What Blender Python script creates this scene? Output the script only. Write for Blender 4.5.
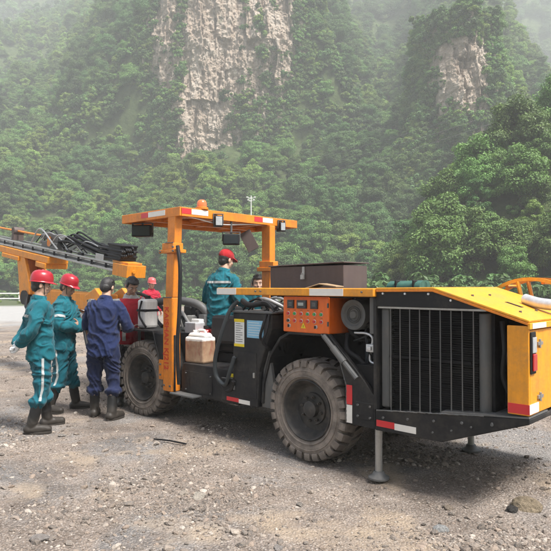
import bpy, bmesh, math, random
import numpy as np
from mathutils import Vector, Matrix, noise as mn
from mathutils.bvhtree import BVHTree
R = math.radians
random.seed(7)
sc = bpy.context.scene
for _o in list(bpy.data.objects): bpy.data.objects.remove(_o)
C = sc.collection

# ------------------------------------------------------------------ camera
F_PX, SIZE = 580.0, 551.0
cam_d = bpy.data.cameras.new('camera'); cam = bpy.data.objects.new('camera', cam_d); C.objects.link(cam)
cam_d.sensor_width = 36.0; cam_d.lens = 36.0 * F_PX / SIZE
cam_d.clip_start = 0.05; cam_d.clip_end = 3000
cam.location = (0, 0, 1.55)
cam.rotation_euler = (R(90) + math.atan(10.5 / F_PX), 0, 0)
sc.camera = cam
# ------------------------------------------------------------------ sky and sun (bright overcast, sun veiled, high behind the camera's right)
SUN_EL, SUN_AZ = 58.0, 132.0          # azimuth clockwise from +Y
world = bpy.data.worlds.new('World'); sc.world = world; world.use_nodes = True
wn = world.node_tree.nodes; wl = world.node_tree.links
wn.clear()
w_out = wn.new('ShaderNodeOutputWorld'); w_bg = wn.new('ShaderNodeBackground')
w_sky = wn.new('ShaderNodeTexSky'); w_sky.sky_type = 'NISHITA'; w_sky.sun_disc = False
w_sky.sun_elevation = R(SUN_EL); w_sky.sun_rotation = R(SUN_AZ)
w_sky.dust_density = 4.0; w_sky.air_density = 1.0; w_sky.ozone_density = 1.0
w_hsv = wn.new('ShaderNodeHueSaturation'); w_hsv.inputs['Saturation'].default_value = 0.9
wl.new(w_sky.outputs[0], w_hsv.inputs['Color']); wl.new(w_hsv.outputs[0], w_bg.inputs[0])
w_bg.inputs[1].default_value = 0.09
wl.new(w_bg.outputs[0], w_out.inputs[0])
sun_d = bpy.data.lights.new('sun', 'SUN'); sun = bpy.data.objects.new('sun', sun_d); C.objects.link(sun)
sun_d.energy = 4.2; sun_d.angle = R(14); sun_d.color = (1.0, 0.975, 0.94)
_az = R(SUN_AZ); _el = R(SUN_EL)
_sd = Vector((math.sin(_az) * math.cos(_el), math.cos(_az) * math.cos(_el), math.sin(_el)))
sun.rotation_euler = _sd.to_track_quat('Z', 'Y').to_euler()
sc.view_settings.view_transform = 'Standard'; sc.view_settings.look = 'None'
sc.view_settings.gamma = 1.0; sc.view_settings.use_curve_mapping = False
sc.view_settings.exposure = 1.22
sc.cycles.volume_bounces = 2; sc.cycles.max_bounces = 6; sc.cycles.transparent_max_bounces = 8
sc.cycles.diffuse_bounces = 3; sc.cycles.glossy_bounces = 2; sc.cycles.transmission_bounces = 4
sc.cycles.use_denoising = True; sc.cycles.use_adaptive_sampling = True; sc.cycles.adaptive_threshold = .03

# ------------------------------------------------------------------ helpers
def tag(o, label=None, cat=None, group=None, kind=None):
    if label: o['label'] = label
    if cat: o['category'] = cat
    if group: o['group'] = group
    if kind: o['kind'] = kind
    return o
def empty(name, loc=(0, 0, 0), rz=0.0, parent=None):
    o = bpy.data.objects.new(name, None); C.objects.link(o)
    o.empty_display_size = 0.2; o.location = loc; o.rotation_euler = (0, 0, rz)
    if parent: o.parent = parent
    return o
def link(name, me, mat=None, parent=None, smooth=None, bevel=0.0):
    o = bpy.data.objects.new(name, me); C.objects.link(o)
    if mat is not None and len(me.materials) == 0: me.materials.append(mat)
    if parent: o.parent = parent
    if smooth is not None:
        me.set_sharp_from_angle(angle=R(smooth)) if smooth < 180 else None
        me.polygons.foreach_set('use_smooth', [True] * len(me.polygons))
    if bevel > 0:
        b = o.modifiers.new('bevel', 'BEVEL'); b.width = bevel; b.segments = 2; b.limit_method = 'ANGLE'; b.angle_limit = R(35)
    return o

class MB:
    """collects shapes into one mesh"""
    def __init__(s): s.v = []; s.f = []
    def add(s, vs, fs, M=None):
        n = len(s.v)
        s.v += [tuple(M @ Vector(p)) if M else tuple(p) for p in vs]
        s.f += [tuple(i + n for i in f) for f in fs]
        return s
    def box(s, x0, x1, y0, y1, z0, z1, M=None):
        return s.add([(x, y, z) for z in (z0, z1) for y in (y0, y1) for x in (x0, x1)],
                     [(0, 2, 3, 1), (4, 5, 7, 6), (0, 1, 5, 4), (2, 6, 7, 3), (0, 4, 6, 2), (1, 3, 7, 5)], M)
    def prism(s, poly, y0, y1, M=None):
        """polygon in x,z (any order) extruded along y"""
        a = sum(poly[i][0] * poly[(i + 1) % len(poly)][1] - poly[(i + 1) % len(poly)][0] * poly[i][1] for i in range(len(poly)))
        if a < 0: poly = poly[::-1]
        n = len(poly)
        vs = [(p[0], y0, p[1]) for p in poly] + [(p[0], y1, p[1]) for p in poly]
        fs = [tuple(range(n)), tuple(range(2 * n - 1, n - 1, -1))]
        fs += [(i, i + n, (i + 1) % n + n, (i + 1) % n) for i in range(n)]
        return s.add(vs, fs, M)
    def strip(s, pts, t, y0, y1, M=None):
        """sheet of thickness t following a polyline in x,z, extruded along y"""
        up, dn = [], []
        for i, p in enumerate(pts):
            a = Vector(pts[max(i - 1, 0)]); b = Vector(pts[min(i + 1, len(pts) - 1)]); d = (b - a).normalized()
            nrm = Vector((-d.y, d.x)); up.append(Vector(p) + nrm * t / 2); dn.append(Vector(p) - nrm * t / 2)
        for i in range(len(pts) - 1):
            pass
        return s.prism([tuple(q) for q in up] + [tuple(q) for q in reversed(dn)], y0, y1, M)
    def tube(s, pts, r, n=10, caps=True, M=None):
        pts = [Vector(p) for p in pts]; rs = r if isinstance(r, (list, tuple)) else [r] * len(pts)
        d0 = (pts[1] - pts[0]).normalized()
        ref = Vector((0, 0, 1)) if abs(d0.z) < .9 else Vector((1, 0, 0))
        vs = []; side = d0.cross(ref).normalized()
        for i, p in enumerate(pts):
            d = (pts[min(i + 1, len(pts) - 1)] - pts[max(i - 1, 0)]).normalized()
            side = (side - d * side.dot(d)).normalized(); up = side.cross(d)
            q = rs[i]; qa, qb = q if isinstance(q, (tuple, list)) else (q, q)
            for k in range(n):
                a = 2 * math.pi * k / n
                vs.append(p + side * math.cos(a) * qa + up * math.sin(a) * qb)
        fs = []
        for i in range(len(pts) - 1):
            for k in range(n):
                k2 = (k + 1) % n
                fs.append((i * n + k, i * n + k2, (i + 1) * n + k2, (i + 1) * n + k))
        if caps:
            fs.append(tuple(range(n - 1, -1, -1))); fs.append(tuple((len(pts) - 1) * n + k for k in range(n)))
        return s.add(vs, fs, M)
    def lathe(s, prof, c=(0, 0, 0), axis='y', n=32, closed=False, M=None, caps=True):
        """profile of (radius, height) turned about an axis"""
        c = Vector(c); vs = []
        for (r, h) in prof:
            for k in range(n):
                a = 2 * math.pi * k / n; x, y = r * math.cos(a), r * math.sin(a)
                vs.append(c + (Vector((x, h, y)) if axis == 'y' else Vector((x, y, h)) if axis == 'z' else Vector((h, x, y))))
        fs = []; m = len(prof)
        for i in range(m if closed else m - 1):
            j = (i + 1) % m
            for k in range(n):
                k2 = (k + 1) % n
                fs.append((i * n + k, i * n + k2, j * n + k2, j * n + k))
        if not closed and caps:
            if prof[0][0] > 1e-6: fs.append(tuple(range(n - 1, -1, -1)))
            if prof[-1][0] > 1e-6: fs.append(tuple((m - 1) * n + k for k in range(n)))
        return s.add(vs, fs, M)
    def ball(s, c, r, nu=16, nv=10, M=None):
        rx, ry, rz = r if isinstance(r, (tuple, list)) else (r, r, r)
        vs = [(c[0], c[1], c[2] - rz)]; fs = []
        for i in range(1, nv):
            t = math.pi * i / nv - math.pi / 2
            for k in range(nu):
                a = 2 * math.pi * k / nu
                vs.append((c[0] + rx * math.cos(t) * math.cos(a), c[1] + ry * math.cos(t) * math.sin(a), c[2] + rz * math.sin(t)))
        vs.append((c[0], c[1], c[2] + rz)); top = len(vs) - 1
        for k in range(nu):
            k2 = (k + 1) % nu
            fs.append((0, 1 + k2, 1 + k))
            for i in range(nv - 2):
                a, b = 1 + i * nu, 1 + (i + 1) * nu
                fs.append((a + k, a + k2, b + k2, b + k))
            fs.append((top, 1 + (nv - 2) * nu + k, 1 + (nv - 2) * nu + k2))
        return s.add(vs, fs, M)
    def mesh(s, name='m', fix=True):
        me = bpy.data.meshes.new(name); me.from_pydata(s.v, [], s.f)
        if fix:
            bm = bmesh.new(); bm.from_mesh(me)
            bmesh.ops.remove_doubles(bm, verts=bm.verts, dist=1e-6)
            bmesh.ops.recalc_face_normals(bm, faces=bm.faces); bm.to_mesh(me); bm.free()
        me.update(); return me
    def obj(s, name, mat, parent=None, smooth=None, bevel=0.0):
        return link(name, s.mesh(name), mat, parent, smooth, bevel)
def smoothpath(pts, k=6):
    """Catmull-Rom through the points"""
    P = [Vector(p) for p in pts]; P = [P[0] * 2 - P[1]] + P + [P[-1] * 2 - P[-2]]; out = []
    for i in range(1, len(P) - 2):
        for j in range(k):
            t = j / k; a, b, c, d = P[i - 1], P[i], P[i + 1], P[i + 2]
            out.append(.5 * ((2 * b) + (c - a) * t + (2 * a - 5 * b + 4 * c - d) * t * t + (3 * b - a - 3 * c + d) * t ** 3))
    out.append(P[-2]); return out
def sstep(a, b, x):
    t = min(1.0, max(0.0, (x - a) / (b - a))) if a != b else float(x > a)
    return t * t * (3 - 2 * t)
def lerp_tab(tab, x):
    if x <= tab[0][0]: return tab[0][1]
    for (a, va), (b, vb) in zip(tab, tab[1:]):
        if x <= b: return va + (vb - va) * (x - a) / (b - a)
    return tab[-1][1]
def fbm(x, y, z=0.0, o=4, h=1.0): return mn.fractal(Vector((x, y, z)), h, 2.0, o)

# ------------------------------------------------------------------ materials
class NT:
    def __init__(s, name):
        s.m = bpy.data.materials.new(name); s.m.use_nodes = True; s.t = s.m.node_tree; s.t.nodes.clear()
        s.out = s.t.nodes.new('ShaderNodeOutputMaterial')
    def n(s, typ, **kw):
        o = s.t.nodes.new('ShaderNode' + typ)
        for k, v in kw.items(): setattr(o, k, v)
        return o
    def l(s, a, b): s.t.links.new(a, b)
    def val(s, sock, v):
        if hasattr(v, 'is_linked') or isinstance(v, bpy.types.NodeSocket): s.l(v, sock)
        else: sock.default_value = v
    def noise(s, vec, scale, detail=4.0, rough=.55, dist=0.0):
        o = s.n('TexNoise'); s.l(vec, o.inputs['Vector']); o.inputs['Scale'].default_value = scale
        o.inputs['Detail'].default_value = detail; o.inputs['Roughness'].default_value = rough; o.inputs['Distortion'].default_value = dist
        return o.outputs['Fac']
    def ramp(s, fac, stops, interp='LINEAR'):
        o = s.n('ValToRGB'); cr = o.color_ramp; cr.interpolation = interp
        while len(cr.elements) < len(stops): cr.elements.new(.5)
        for e, (p, c) in zip(cr.elements, stops):
            e.position = p; e.color = (*c, 1) if isinstance(c, (tuple, list)) else (c, c, c, 1)
        s.l(fac, o.inputs[0]); return o.outputs[0]
    def mix(s, fac, a, b, mode='MIX'):
        o = s.n('Mix', data_type='RGBA', blend_type=mode)
        s.val(o.inputs[0], fac)
        for sk, v in ((o.inputs[6], a), (o.inputs[7], b)):
            if isinstance(v, (tuple, list)): sk.default_value = (*v[:3], 1)
            else: s.l(v, sk)
        return o.outputs[2]
    def math(s, op, a, b=0.0):
        o = s.n('Math', operation=op); s.val(o.inputs[0], a); s.val(o.inputs[1], b); return o.outputs[0]
    def mapping(s, vec, scale=(1, 1, 1), loc=(0, 0, 0)):
        o = s.n('Mapping'); s.l(vec, o.inputs[0]); o.inputs['Scale'].default_value = scale; o.inputs['Location'].default_value = loc
        return o.outputs[0]
    def bsdf(s, col, rough=.5, metal=0.0, spec=.5, bump=None, bstr=.3, bdist=.01, **kw):
        b = s.n('BsdfPrincipled')
        if isinstance(col, (tuple, list)): b.inputs['Base Color'].default_value = (*col[:3], 1)
        else: s.l(col, b.inputs['Base Color'])
        s.val(b.inputs['Roughness'], rough); b.inputs['Metallic'].default_value = metal
        b.inputs['Specular IOR Level'].default_value = spec
        for k, v in kw.items(): s.val(b.inputs[k.replace('_', ' ')], v)
        if bump is not None:
            bp = s.n('Bump'); bp.inputs['Strength'].default_value = bstr; bp.inputs['Distance'].default_value = bdist
            s.l(bump, bp.inputs['Height']); s.l(bp.outputs[0], b.inputs['Normal'])
        s.l(b.outputs[0], s.out.inputs['Surface']); return b
    def obj(s): return s.n('TexCoord').outputs['Object']
    def pos(s): return s.n('NewGeometry').outputs['Position']

def paint(name, col, rough=.42, dirt=.35, dcol=(.16, .125, .09), scale=5.0, metal=0.0, scratch=.12, spec=.5):
    """painted or bare sheet metal with grime, dust and small chips"""
    t = NT(name); o = t.obj()
    n1 = t.noise(o, scale, 6, .62); n2 = t.noise(o, scale * 9, 5, .7); n3 = t.noise(t.mapping(o, (1, 1, .18)), scale * 5, 4, .6)
    tone = t.mix(t.ramp(n3, [(.3, .0), (.75, 1.0)]), tuple(c * .86 for c in col), tuple(min(1, c * 1.08) for c in col))
    m1 = t.ramp(t.math('MULTIPLY', n1, t.math('ADD', n2, .45)), [(.42, 0.0), (.72, 1.0)])
    c1 = t.mix(t.math('MULTIPLY', m1, dirt), tone, dcol)
    chips = t.ramp(t.math('ADD', t.math('MULTIPLY', n2, .75), t.math('MULTIPLY', n1, .25)), [(.68, 0.0), (.71, 1.0)])
    c2 = t.mix(t.math('MULTIPLY', chips, scratch * 4 if scratch < .25 else 1.0), c1, (.09, .065, .05))
    t.bsdf(c2, t.ramp(n2, [(.2, max(.05, rough - .12)), (.8, min(1, rough + .22))]), metal, spec, t.math('ADD', n2, t.math('MULTIPLY', n1, 2.0)), .12, .01)
    return t.m
def cloth(name, col, rough=.85, var=.25, scale=6.0):
    t = NT(name); o = t.obj()
    n1 = t.noise(o, scale, 5, .6); n2 = t.noise(o, 90, 3, .6)
    c = t.mix(t.ramp(n1, [(.3, 0.0), (.75, 1.0)]), tuple(x * (1 - var) for x in col), tuple(min(1, x * (1 + var * .6)) for x in col))
    c = t.mix(t.ramp(t.noise(o, 2.3, 5, .65), [(.58, 0.0), (.8, .35)]), c, (.2, .17, .14))
    fold = t.noise(t.mapping(o, (1, 1, .45)), 9, 3, .5, 1.2)
    t.bsdf(c, rough, 0, .25, t.math('ADD', t.math('MULTIPLY', fold, 3.0), t.math('MULTIPLY', n2, .12)), .45, .014, Sheen_Weight=.1)
    return t.m
def plain(name, col, rough=.5, metal=0.0, spec=.5, var=.15, scale=14.0, bstr=.1, **kw):
    t = NT(name); o = t.obj(); n1 = t.noise(o, scale, 5, .6)
    c = t.mix(n1, tuple(x * (1 - var) for x in col), tuple(min(1, x * (1 + var)) for x in col))
    t.bsdf(c, rough, metal, spec, n1, bstr, .005, **kw); return t.m

M = {}
M['yellow'] = paint('machine_yellow_paint', (.76, .30, .010), .38, .42, (.22, .13, .06), scratch=.07)
M['hood'] = paint('hood_yellow_paint', (.76, .335, .016), .38, .45, (.30, .19, .08), scratch=.03)
M['orange'] = paint('canopy_orange_paint', (.70, .215, .010), .42, .50, (.20, .09, .035), scratch=.08)
M['boom'] = paint('boom_orange_yellow_paint', (.70, .25, .010), .45, .45, scratch=.08)
M['ctrl'] = paint('control_box_orange_paint', (.74, .135, .008), .4, .12, scratch=.02)
M['black'] = paint('dark_chassis_paint', (.012, .0125, .014), .5, .55, (.085, .074, .062), 3.2, spec=.28)
M['dark'] = paint('dark_engine_bay_metal', (.007, .007, .008), .7, .25, (.05, .045, .04), 6.0, spec=.2)
M['steel'] = paint('worn_bare_steel', (.42, .42, .41), .38, .35, (.2, .17, .14), 7.0, .75)
M['silver'] = paint('pale_aluminium', (.68, .69, .70), .35, .2, (.25, .22, .2), 8.0, .55)
M['grey'] = paint('grey_machine_paint', (.10, .103, .103), .5, .4, (.17, .145, .12), 6.0, spec=.35)
M['rubber'] = plain('black_hose_rubber', (.013, .013, .014), .55, 0, .28, .3)
M['hose'] = plain('blue_grey_hose_rubber', (.035, .042, .046), .5, 0, .35, .2)
M['white'] = paint('white_painted_tank', (.72, .71, .68), .42, .25, (.3, .25, .2), 7.0)
M['box'] = paint('brown_primer_steel', (.085, .060, .055), .6, .3, (.14, .1, .075), 4.0)
M['redtape'] = plain('red_reflective_tape', (.55, .025, .03), .35, 0, .5, .15)
M['whitetape'] = plain('white_reflective_tape', (.70, .68, .64), .35, 0, .5, .12)
M['lens_red'] = plain('red_lamp_lens', (.42, .012, .012), .15, 0, .6, .1, Coat_Weight=.4)
M['lens_clear'] = plain('clear_lamp_lens', (.36, .38, .39), .12, 0, .6, .3, 40, Coat_Weight=.5)
M['beacon'] = plain('orange_beacon_lens', (.62, .15, .04), .25, 0, .5, .1, Coat_Weight=.3)
M['label_white'] = plain('white_printed_label', (.68, .68, .66), .6, 0, .3, .1)
M['label_blue'] = plain('blue_printed_label', (.22, .45, .62), .6, 0, .3, .12)
M['label_yellow'] = plain('yellow_warning_label', (.72, .55, .03), .6, 0, .3, .15)
M['print'] = plain('dark_print_ink', (.05, .05, .05), .7, 0, .2, .1)
M['printred'] = plain('red_lettering_paint', (.55, .045, .02), .5, 0, .3, .1)
M['btn_red'] = plain('red_push_button', (.5, .02, .02), .35)
M['btn_green'] = plain('green_push_button', (.03, .28, .07), .35)
M['btn_black'] = plain('black_push_button', (.02, .02, .02), .35)
M['glass'] = plain('dark_meter_glass', (.025, .03, .035), .12, 0, .6, .1)
M['lcd'] = plain('grey_meter_display', (.36, .40, .38), .3)
# ------------------------------------------------------------------ ground
def ground_mat():
    t = NT('gravel_ground'); p = t.pos()
    big = t.noise(p, .55, 5, .6, .6); mid = t.noise(p, 2.6, 6, .62); fine = t.noise(p, 38, 6, .7)
    base = t.mix(t.ramp(mid, [(.28, 0.0), (.72, 1.0)]), (.135, .106, .085), (.305, .252, .208))
    grey = t.mix(fine, (.085, .085, .087), (.30, .295, .285))
    gm = t.ramp(big, [(.50, 0.0), (.60, 1.0)])
    c = t.mix(t.math('MULTIPLY', gm, .75), base, grey)
    # small stones as colour and relief between the built ones
    vo = t.n('TexVoronoi'); t.l(p, vo.inputs['Vector']); vo.inputs['Scale'].default_value = 60.0; vo.inputs['Randomness'].default_value = 1.0
    bw = t.n('RGBToBW'); t.l(vo.outputs['Color'], bw.inputs[0])
    st = t.ramp(bw.outputs[0], [(.15, (.12, .105, .095)), (.4, (.30, .25, .215)), (.65, (.40, .36, .325)), (.9, (.60, .55, .50))])
    vm = t.ramp(vo.outputs['Distance'], [(.25, 1.0), (.55, 0.0)])
    c = t.mix(t.math('MULTIPLY', vm, .55), c, st)
    vo2 = t.n('TexVoronoi'); t.l(p, vo2.inputs['Vector']); vo2.inputs['Scale'].default_value = 110.0
    bw2 = t.n('RGBToBW'); t.l(vo2.outputs['Color'], bw2.inputs[0])
    c = t.mix(.45, c, t.ramp(bw2.outputs[0], [(.2, .35), (.5, .8), (.8, 1.45)]), 'MULTIPLY')
    damp = t.ramp(t.noise(t.mapping(p, (1, 1, 1), (9.0, 2.0, 0)), .8, 5, .6, .8), [(.50, 0.0), (.64, .55)])
    c = t.mix(damp, c, t.mix(1.0, c, (.50, .48, .47), 'MULTIPLY'))
    sand = t.ramp(t.noise(t.mapping(p, (1, 1, 1), (4.2, 1.3, 0)), 1.1, 4, .55), [(.56, 0.0), (.66, .65)])
    c = t.mix(sand, c, (.37, .29, .205))
    # the pale washed gravel flat along the river
    sep = t.n('SeparateXYZ'); t.l(p, sep.inputs[0])
    far = t.ramp(t.math('ADD', t.math('MULTIPLY', sep.outputs[1], .01), t.math('MULTIPLY', big, .06)), [(.23, 0.0), (.30, 1.0)])
    far = t.math('MULTIPLY', far, t.ramp(t.math('ADD', t.math('MULTIPLY', sep.outputs[0], -.01), t.math('MULTIPLY', big, .05)), [(.10, 0.0), (.14, 1.0)]))
    c = t.mix(far, c, t.mix(mid, (.28, .275, .265), (.40, .39, .375)))
    bank = t.ramp(t.math('ADD', t.math('MULTIPLY', sep.outputs[1], .01), t.math('MULTIPLY', big, .06)), [(.46, 0.0), (.50, 1.0)])
    c = t.mix(bank, c, t.mix(mid, (.045, .06, .025), (.10, .12, .055)))
    h = t.math('ADD', t.math('MULTIPLY', t.math('SUBTRACT', 1.0, vo.outputs['Distance']), .5), t.math('ADD', t.math('MULTIPLY', fine, .6), t.math('MULTIPLY', mid, 1.2)))
    t.bsdf(c, t.math('SUBTRACT', .92, t.math('MULTIPLY', damp, .45)), 0, .3, h, .8, .03); return t.m
def ground_z(x, y):
    if y > 30 or abs(x) > 20: return 0.0
    k = 1 - sstep(16, 30, y)
    return k * (.030 * fbm(x * .7, y * .7, 3.1, 3) + .014 * fbm(x * 3.1, y * 3.1, 7.7, 3))
def ground():
    def axis(lo, hi, n0, far):
        a = list(np.linspace(lo, hi, n0)); d = (hi - lo) / n0; p, s = [], d; x = hi
        while x < far: s *= 1.16; x += s; p.append(x)
        q, s, x = [], d, lo
        while x > -far: s *= 1.16; x -= s; q.append(x)
        return q[::-1] + a + p
    xs = axis(-6.5, 4.5, 200, 700); ys = [y for y in axis(2.2, 11, 170, 700)]
    v = [(x, y, ground_z(x, y)) for y in ys for x in xs]; nx = len(xs)
    f = [(j * nx + i, j * nx + i + 1, (j + 1) * nx + i + 1, (j + 1) * nx + i) for j in range(len(ys) - 1) for i in range(nx - 1)]
    me = bpy.data.meshes.new('ground'); me.from_pydata(v, [], f)
    o = link('ground', me, ground_mat(), smooth=180); tag(o, kind='structure')
ground()

# ------------------------------------------------------------------ hills
def foot(a): return 76.0 - 9.0 * sstep(.12, .42, a) + 6.0 * sstep(-.1, -.45, a)
CAP = [(.10, 212), (.28, 205), (.335, 165), (.387, 109), (.43, 77), (.475, 56), (.56, 40), (.8, 30)]
# main rock face and the smaller one to its right: a = x / y seen from the river flat
def cliff_mask(a): return sstep(-.42, -.215, a) * (1 - sstep(.02, .20, a))
def cliff2_mask(a): return sstep(.19, .285, a) * (1 - sstep(.365, .46, a))
YC1, YC2 = 130.0, 105.0
def hill_z(x, y):
    a = x / max(y, 1.0); yf = foot(a) + 5 * fbm(x * .04, y * .02, 1.0, 3)
    t = y - yf
    spur = (15.5 * sstep(.13, .50, a) + 4 * sstep(.5, .8, a)) * math.exp(-((y - 55 - 2 * fbm(x * .1, 0, 6, 2)) / 8.5) ** 2)       # low wooded spur that comes nearer on the right
    if t < -6: return -1.2 + spur * 1.1
    h = .575 * min(max(t, 0), 52) + (.645 - .055 * sstep(-.05, -.3, a)) * max(t - 52, 0) - 1.2 + .2 * min(t, 0) + spur
    k = sstep(0, 40, t); k2 = sstep(40, 160, t)
    g = abs(fbm(x * .018 + 3.0, y * .006, 5.0, 3))                                  # gullies and spurs running down the slope
    h += k * (9.0 * (.35 - g) + 3.0 * fbm(x * .07, y * .07, 9.0, 3)) + k2 * (12 * fbm(x * .011, y * .009, 15.0, 3) + 14 * (.32 - g))
    h += 32 * cliff_mask(a) * sstep(YC1, YC1 + 5.0, y + 1.5 * fbm(x * .1, 0, 3, 2))
    h += 15 * cliff2_mask(a) * sstep(YC2, YC2 + 4.5, y)
    cap = lerp_tab(CAP, a) + 4 * fbm(x * .04, y * .04, 12.0, 2)
    if h > cap: h = cap - .10 * (h - cap)
    return h
def far_z(x, y):
    a = x / y
    return -2 + 222 * sstep(255, 385, y + 16 * fbm(x * .012, y * .012, 4, 3)) * (.93 + .08 * fbm(x * .008, 2.0, 8.0, 3))
def soil_mat():
    t = NT('forest_floor'); p = t.pos(); n = t.noise(p, .6, 6, .65)
    t.bsdf(t.ramp(n, [(.3, (.022, .035, .012)), (.7, (.07, .095, .035))]), .95, 0, .1, n, .8, .5); return t.m
def grid_obj(name, xs, ys, fz, mat, kind):
    v = [(x * y, y, fz(x * y, y)) for y in ys for x in xs]; nx = len(xs)     # x runs as a fan, denser near the viewer's valley
    f = [(j * nx + i, j * nx + i + 1, (j + 1) * nx + i + 1, (j + 1) * nx + i) for j in range(len(ys) - 1) for i in range(nx - 1)]
    me = bpy.data.meshes.new(name); me.from_pydata(v, [], f)
    return tag(link(name, me, mat, smooth=180), kind=kind)
SOIL = soil_mat()
grid_obj('hillside', np.linspace(-1.0, 1.0, 210), list(np.linspace(36, 145, 120)) + list(np.linspace(147, 470, 130)), hill_z, SOIL, 'structure')
grid_obj('sky_blocking_hill', np.linspace(-3.0, 3.0, 60), np.linspace(-40, -260, 40), lambda x, y: -1.5 + .5 * max(0, -y - 60) + 3 * fbm(x * .03, y * .03, 6.0, 3), SOIL, 'structure')  # unseen hill added behind the camera to cut low sky light and deepen shade
grid_obj('far_mountain', np.linspace(-.9, .9, 80), np.linspace(250, 500, 60), far_z, SOIL, 'structure')

def rock_mat():
    t = NT('limestone_rock'); p = t.pos()
    n1 = t.noise(t.mapping(p, (1, 1, .35)), .30, 7, .65, .4); n2 = t.noise(p, 1.3, 7, .7); n3 = t.noise(t.mapping(p, (.8, .8, .07)), 1.1, 7, .72); n4 = t.noise(t.mapping(p, (.5, .5, .9)), .8, 7, .75)
    c = t.ramp(n1, [(.25, (.37, .285, .22)), (.45, (.55, .45, .355)), (.6, (.64, .55, .455)), (.8, (.74, .67, .575))])
    c = t.mix(t.ramp(n2, [(.48, 0.0), (.7, .6)]), c, (.50, .36, .26))
    c = t.mix(t.ramp(n3, [(.57, 0.0), (.68, .55)]), c, (.33, .30, .27))
    c = t.mix(t.ramp(n4, [(.64, 0.0), (.70, .6)]), c, (.24, .215, .19))
    c = t.mix(t.ramp(t.noise(p, .22, 6, .6), [(.64, 0.0), (.72, .6)]), c, (.07, .10, .045))
    t.bsdf(c, .9, 0, .2, t.math('ADD', n2, t.math('ADD', n3, n4)), 1.0, 1.0); return t.m
ROCK = rock_mat()
CLIFFS = []
def cliff(x0, x1, y0, zb, zt, seed, bend, nx, nz, lean=.05):
    v = []
    def surf(x, z):
        e = 2 * (x - x0) / (x1 - x0) - 1
        xx = x + .8 * fbm(x * .2, z * .10, seed, 3); zz = z + 1.2 * fbm(x * .15, z * .15, seed + 2, 3)
        c1 = mn.cell(Vector((xx * .30 + seed, zz * .07, 2.0))); c2 = mn.cell(Vector((xx * .8, zz * .22, seed + 7))); c3 = mn.cell(Vector((xx * 1.9, zz * .6, seed + 3)))
        d = 3.0 * fbm(x * .09, seed, z * .04, 4) - 1.1 * abs(fbm(xx * .22 + seed, 1.7, z * .05, 3)) + .9 * c1 + .45 * c2 + .2 * c3 + .5 * fbm(x * 1.3, seed + 4, z * .9, 4)
        return Vector((x, y0 + bend * abs(e) ** 3 + lean * (z - zb) - d, z))
    for j in range(nz):
        z = zb + (zt - zb) * j / (nz - 1)
        for i in range(nx): v.append(surf(x0 + (x1 - x0) * i / (nx - 1), z))
    f = [(j * nx + i, j * nx + i + 1, (j + 1) * nx + i + 1, (j + 1) * nx + i) for j in range(nz - 1) for i in range(nx - 1)]
    me = bpy.data.meshes.new('cliff'); me.from_pydata([tuple(p) for p in v], [], f)
    CLIFFS.append((x0, x1, y0, zb, zt, surf))
    return tag(link('cliff', me, ROCK), kind='structure')
cliff(-31.0, 9.5, 127.5, 22, 74, 1.0, 5.0, 240, 250)
cliff(28.2, 41.0, 103.5, 22, 52, 14.0, 3.5, 100, 150)
def bare(ci, x, z):
    """how bare the rock is there, 0 to 1: the big face, its upper flanks, the small face to the right"""
    py_ = 286 - 580 * (z - 1.55) / CLIFFS[ci][2]; px_ = 275.5 + 580 * x / CLIFFS[ci][2]
    w = 14 * fbm(x * .10, z * .06, 31.0, 4)
    if ci == 0:
        m = sstep(176, 186, px_ + w * .5) * (1 - sstep(232, 248, px_ + w)) * (1 - sstep(146, 158, py_ + w))
        m *= 1 - .75 * sstep(222, 230, px_ + w) * sstep(84, 96, py_) * (1 - sstep(128, 138, py_))
        u = sstep(240, 246, px_) * (1 - sstep(290, 302, px_)) * (1 - sstep(40, 92, py_ + 2.2 * w)) * sstep(-.22, .02, fbm(x * .33, z * .03, 40.0, 3)) * .97
        l = sstep(146, 152, px_ + w * .4) * (1 - sstep(168, 178, px_ + w * .4)) * (1 - sstep(62, 84, py_ + w)) * .92
        return max(m, u, l)
    return sstep(436, 446, px_ + w * .6) * (1 - sstep(484, 496, px_ + w * .6)) * sstep(28, 42, py_) * (1 - sstep(96, 134, py_ + 1.3 * w + (10 if px_ < 458 else 0)))

# ------------------------------------------------------------------ vegetation
def leaf_mat(name, lo, hi, spread=.5):
    t = NT(name)
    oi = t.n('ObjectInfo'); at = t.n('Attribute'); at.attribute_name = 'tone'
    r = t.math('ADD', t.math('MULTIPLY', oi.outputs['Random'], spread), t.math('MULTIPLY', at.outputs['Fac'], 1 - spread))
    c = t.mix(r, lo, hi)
    hue = t.n('HueSaturation'); t.l(c, hue.inputs['Color'])
    t.l(t.math('ADD', t.math('MULTIPLY', oi.outputs['Random'], .05), .475), hue.inputs['Hue'])
    d = t.n('BsdfPrincipled'); t.l(hue.outputs[0], d.inputs['Base Color']); d.inputs['Roughness'].default_value = .55; d.inputs['Specular IOR Level'].default_value = .3
    tr = t.n('BsdfTranslucent'); t.l(t.mix(1.0, hue.outputs[0], (1.0, 1.15, .5), 'MULTIPLY'), tr.inputs['Color'])
    mx = t.n('MixShader'); mx.inputs[0].default_value = .2; t.l(d.outputs[0], mx.inputs[1]); t.l(tr.outputs[0], mx.inputs[2])
    t.l(mx.outputs[0], t.out.inputs['Surface']); return t.m
LEAF = [leaf_mat('leaf_mid_green', (.026, .075, .020), (.205, .325, .080)),
        leaf_mat('leaf_dark_green', (.017, .052, .018), (.13, .225, .064)),
        leaf_mat('leaf_yellow_green', (.050, .11, .020), (.30, .40, .09))]
BARK = plain('tree_bark', (.085, .07, .055), .9, 0, .2, .3, 8, .4)

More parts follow.
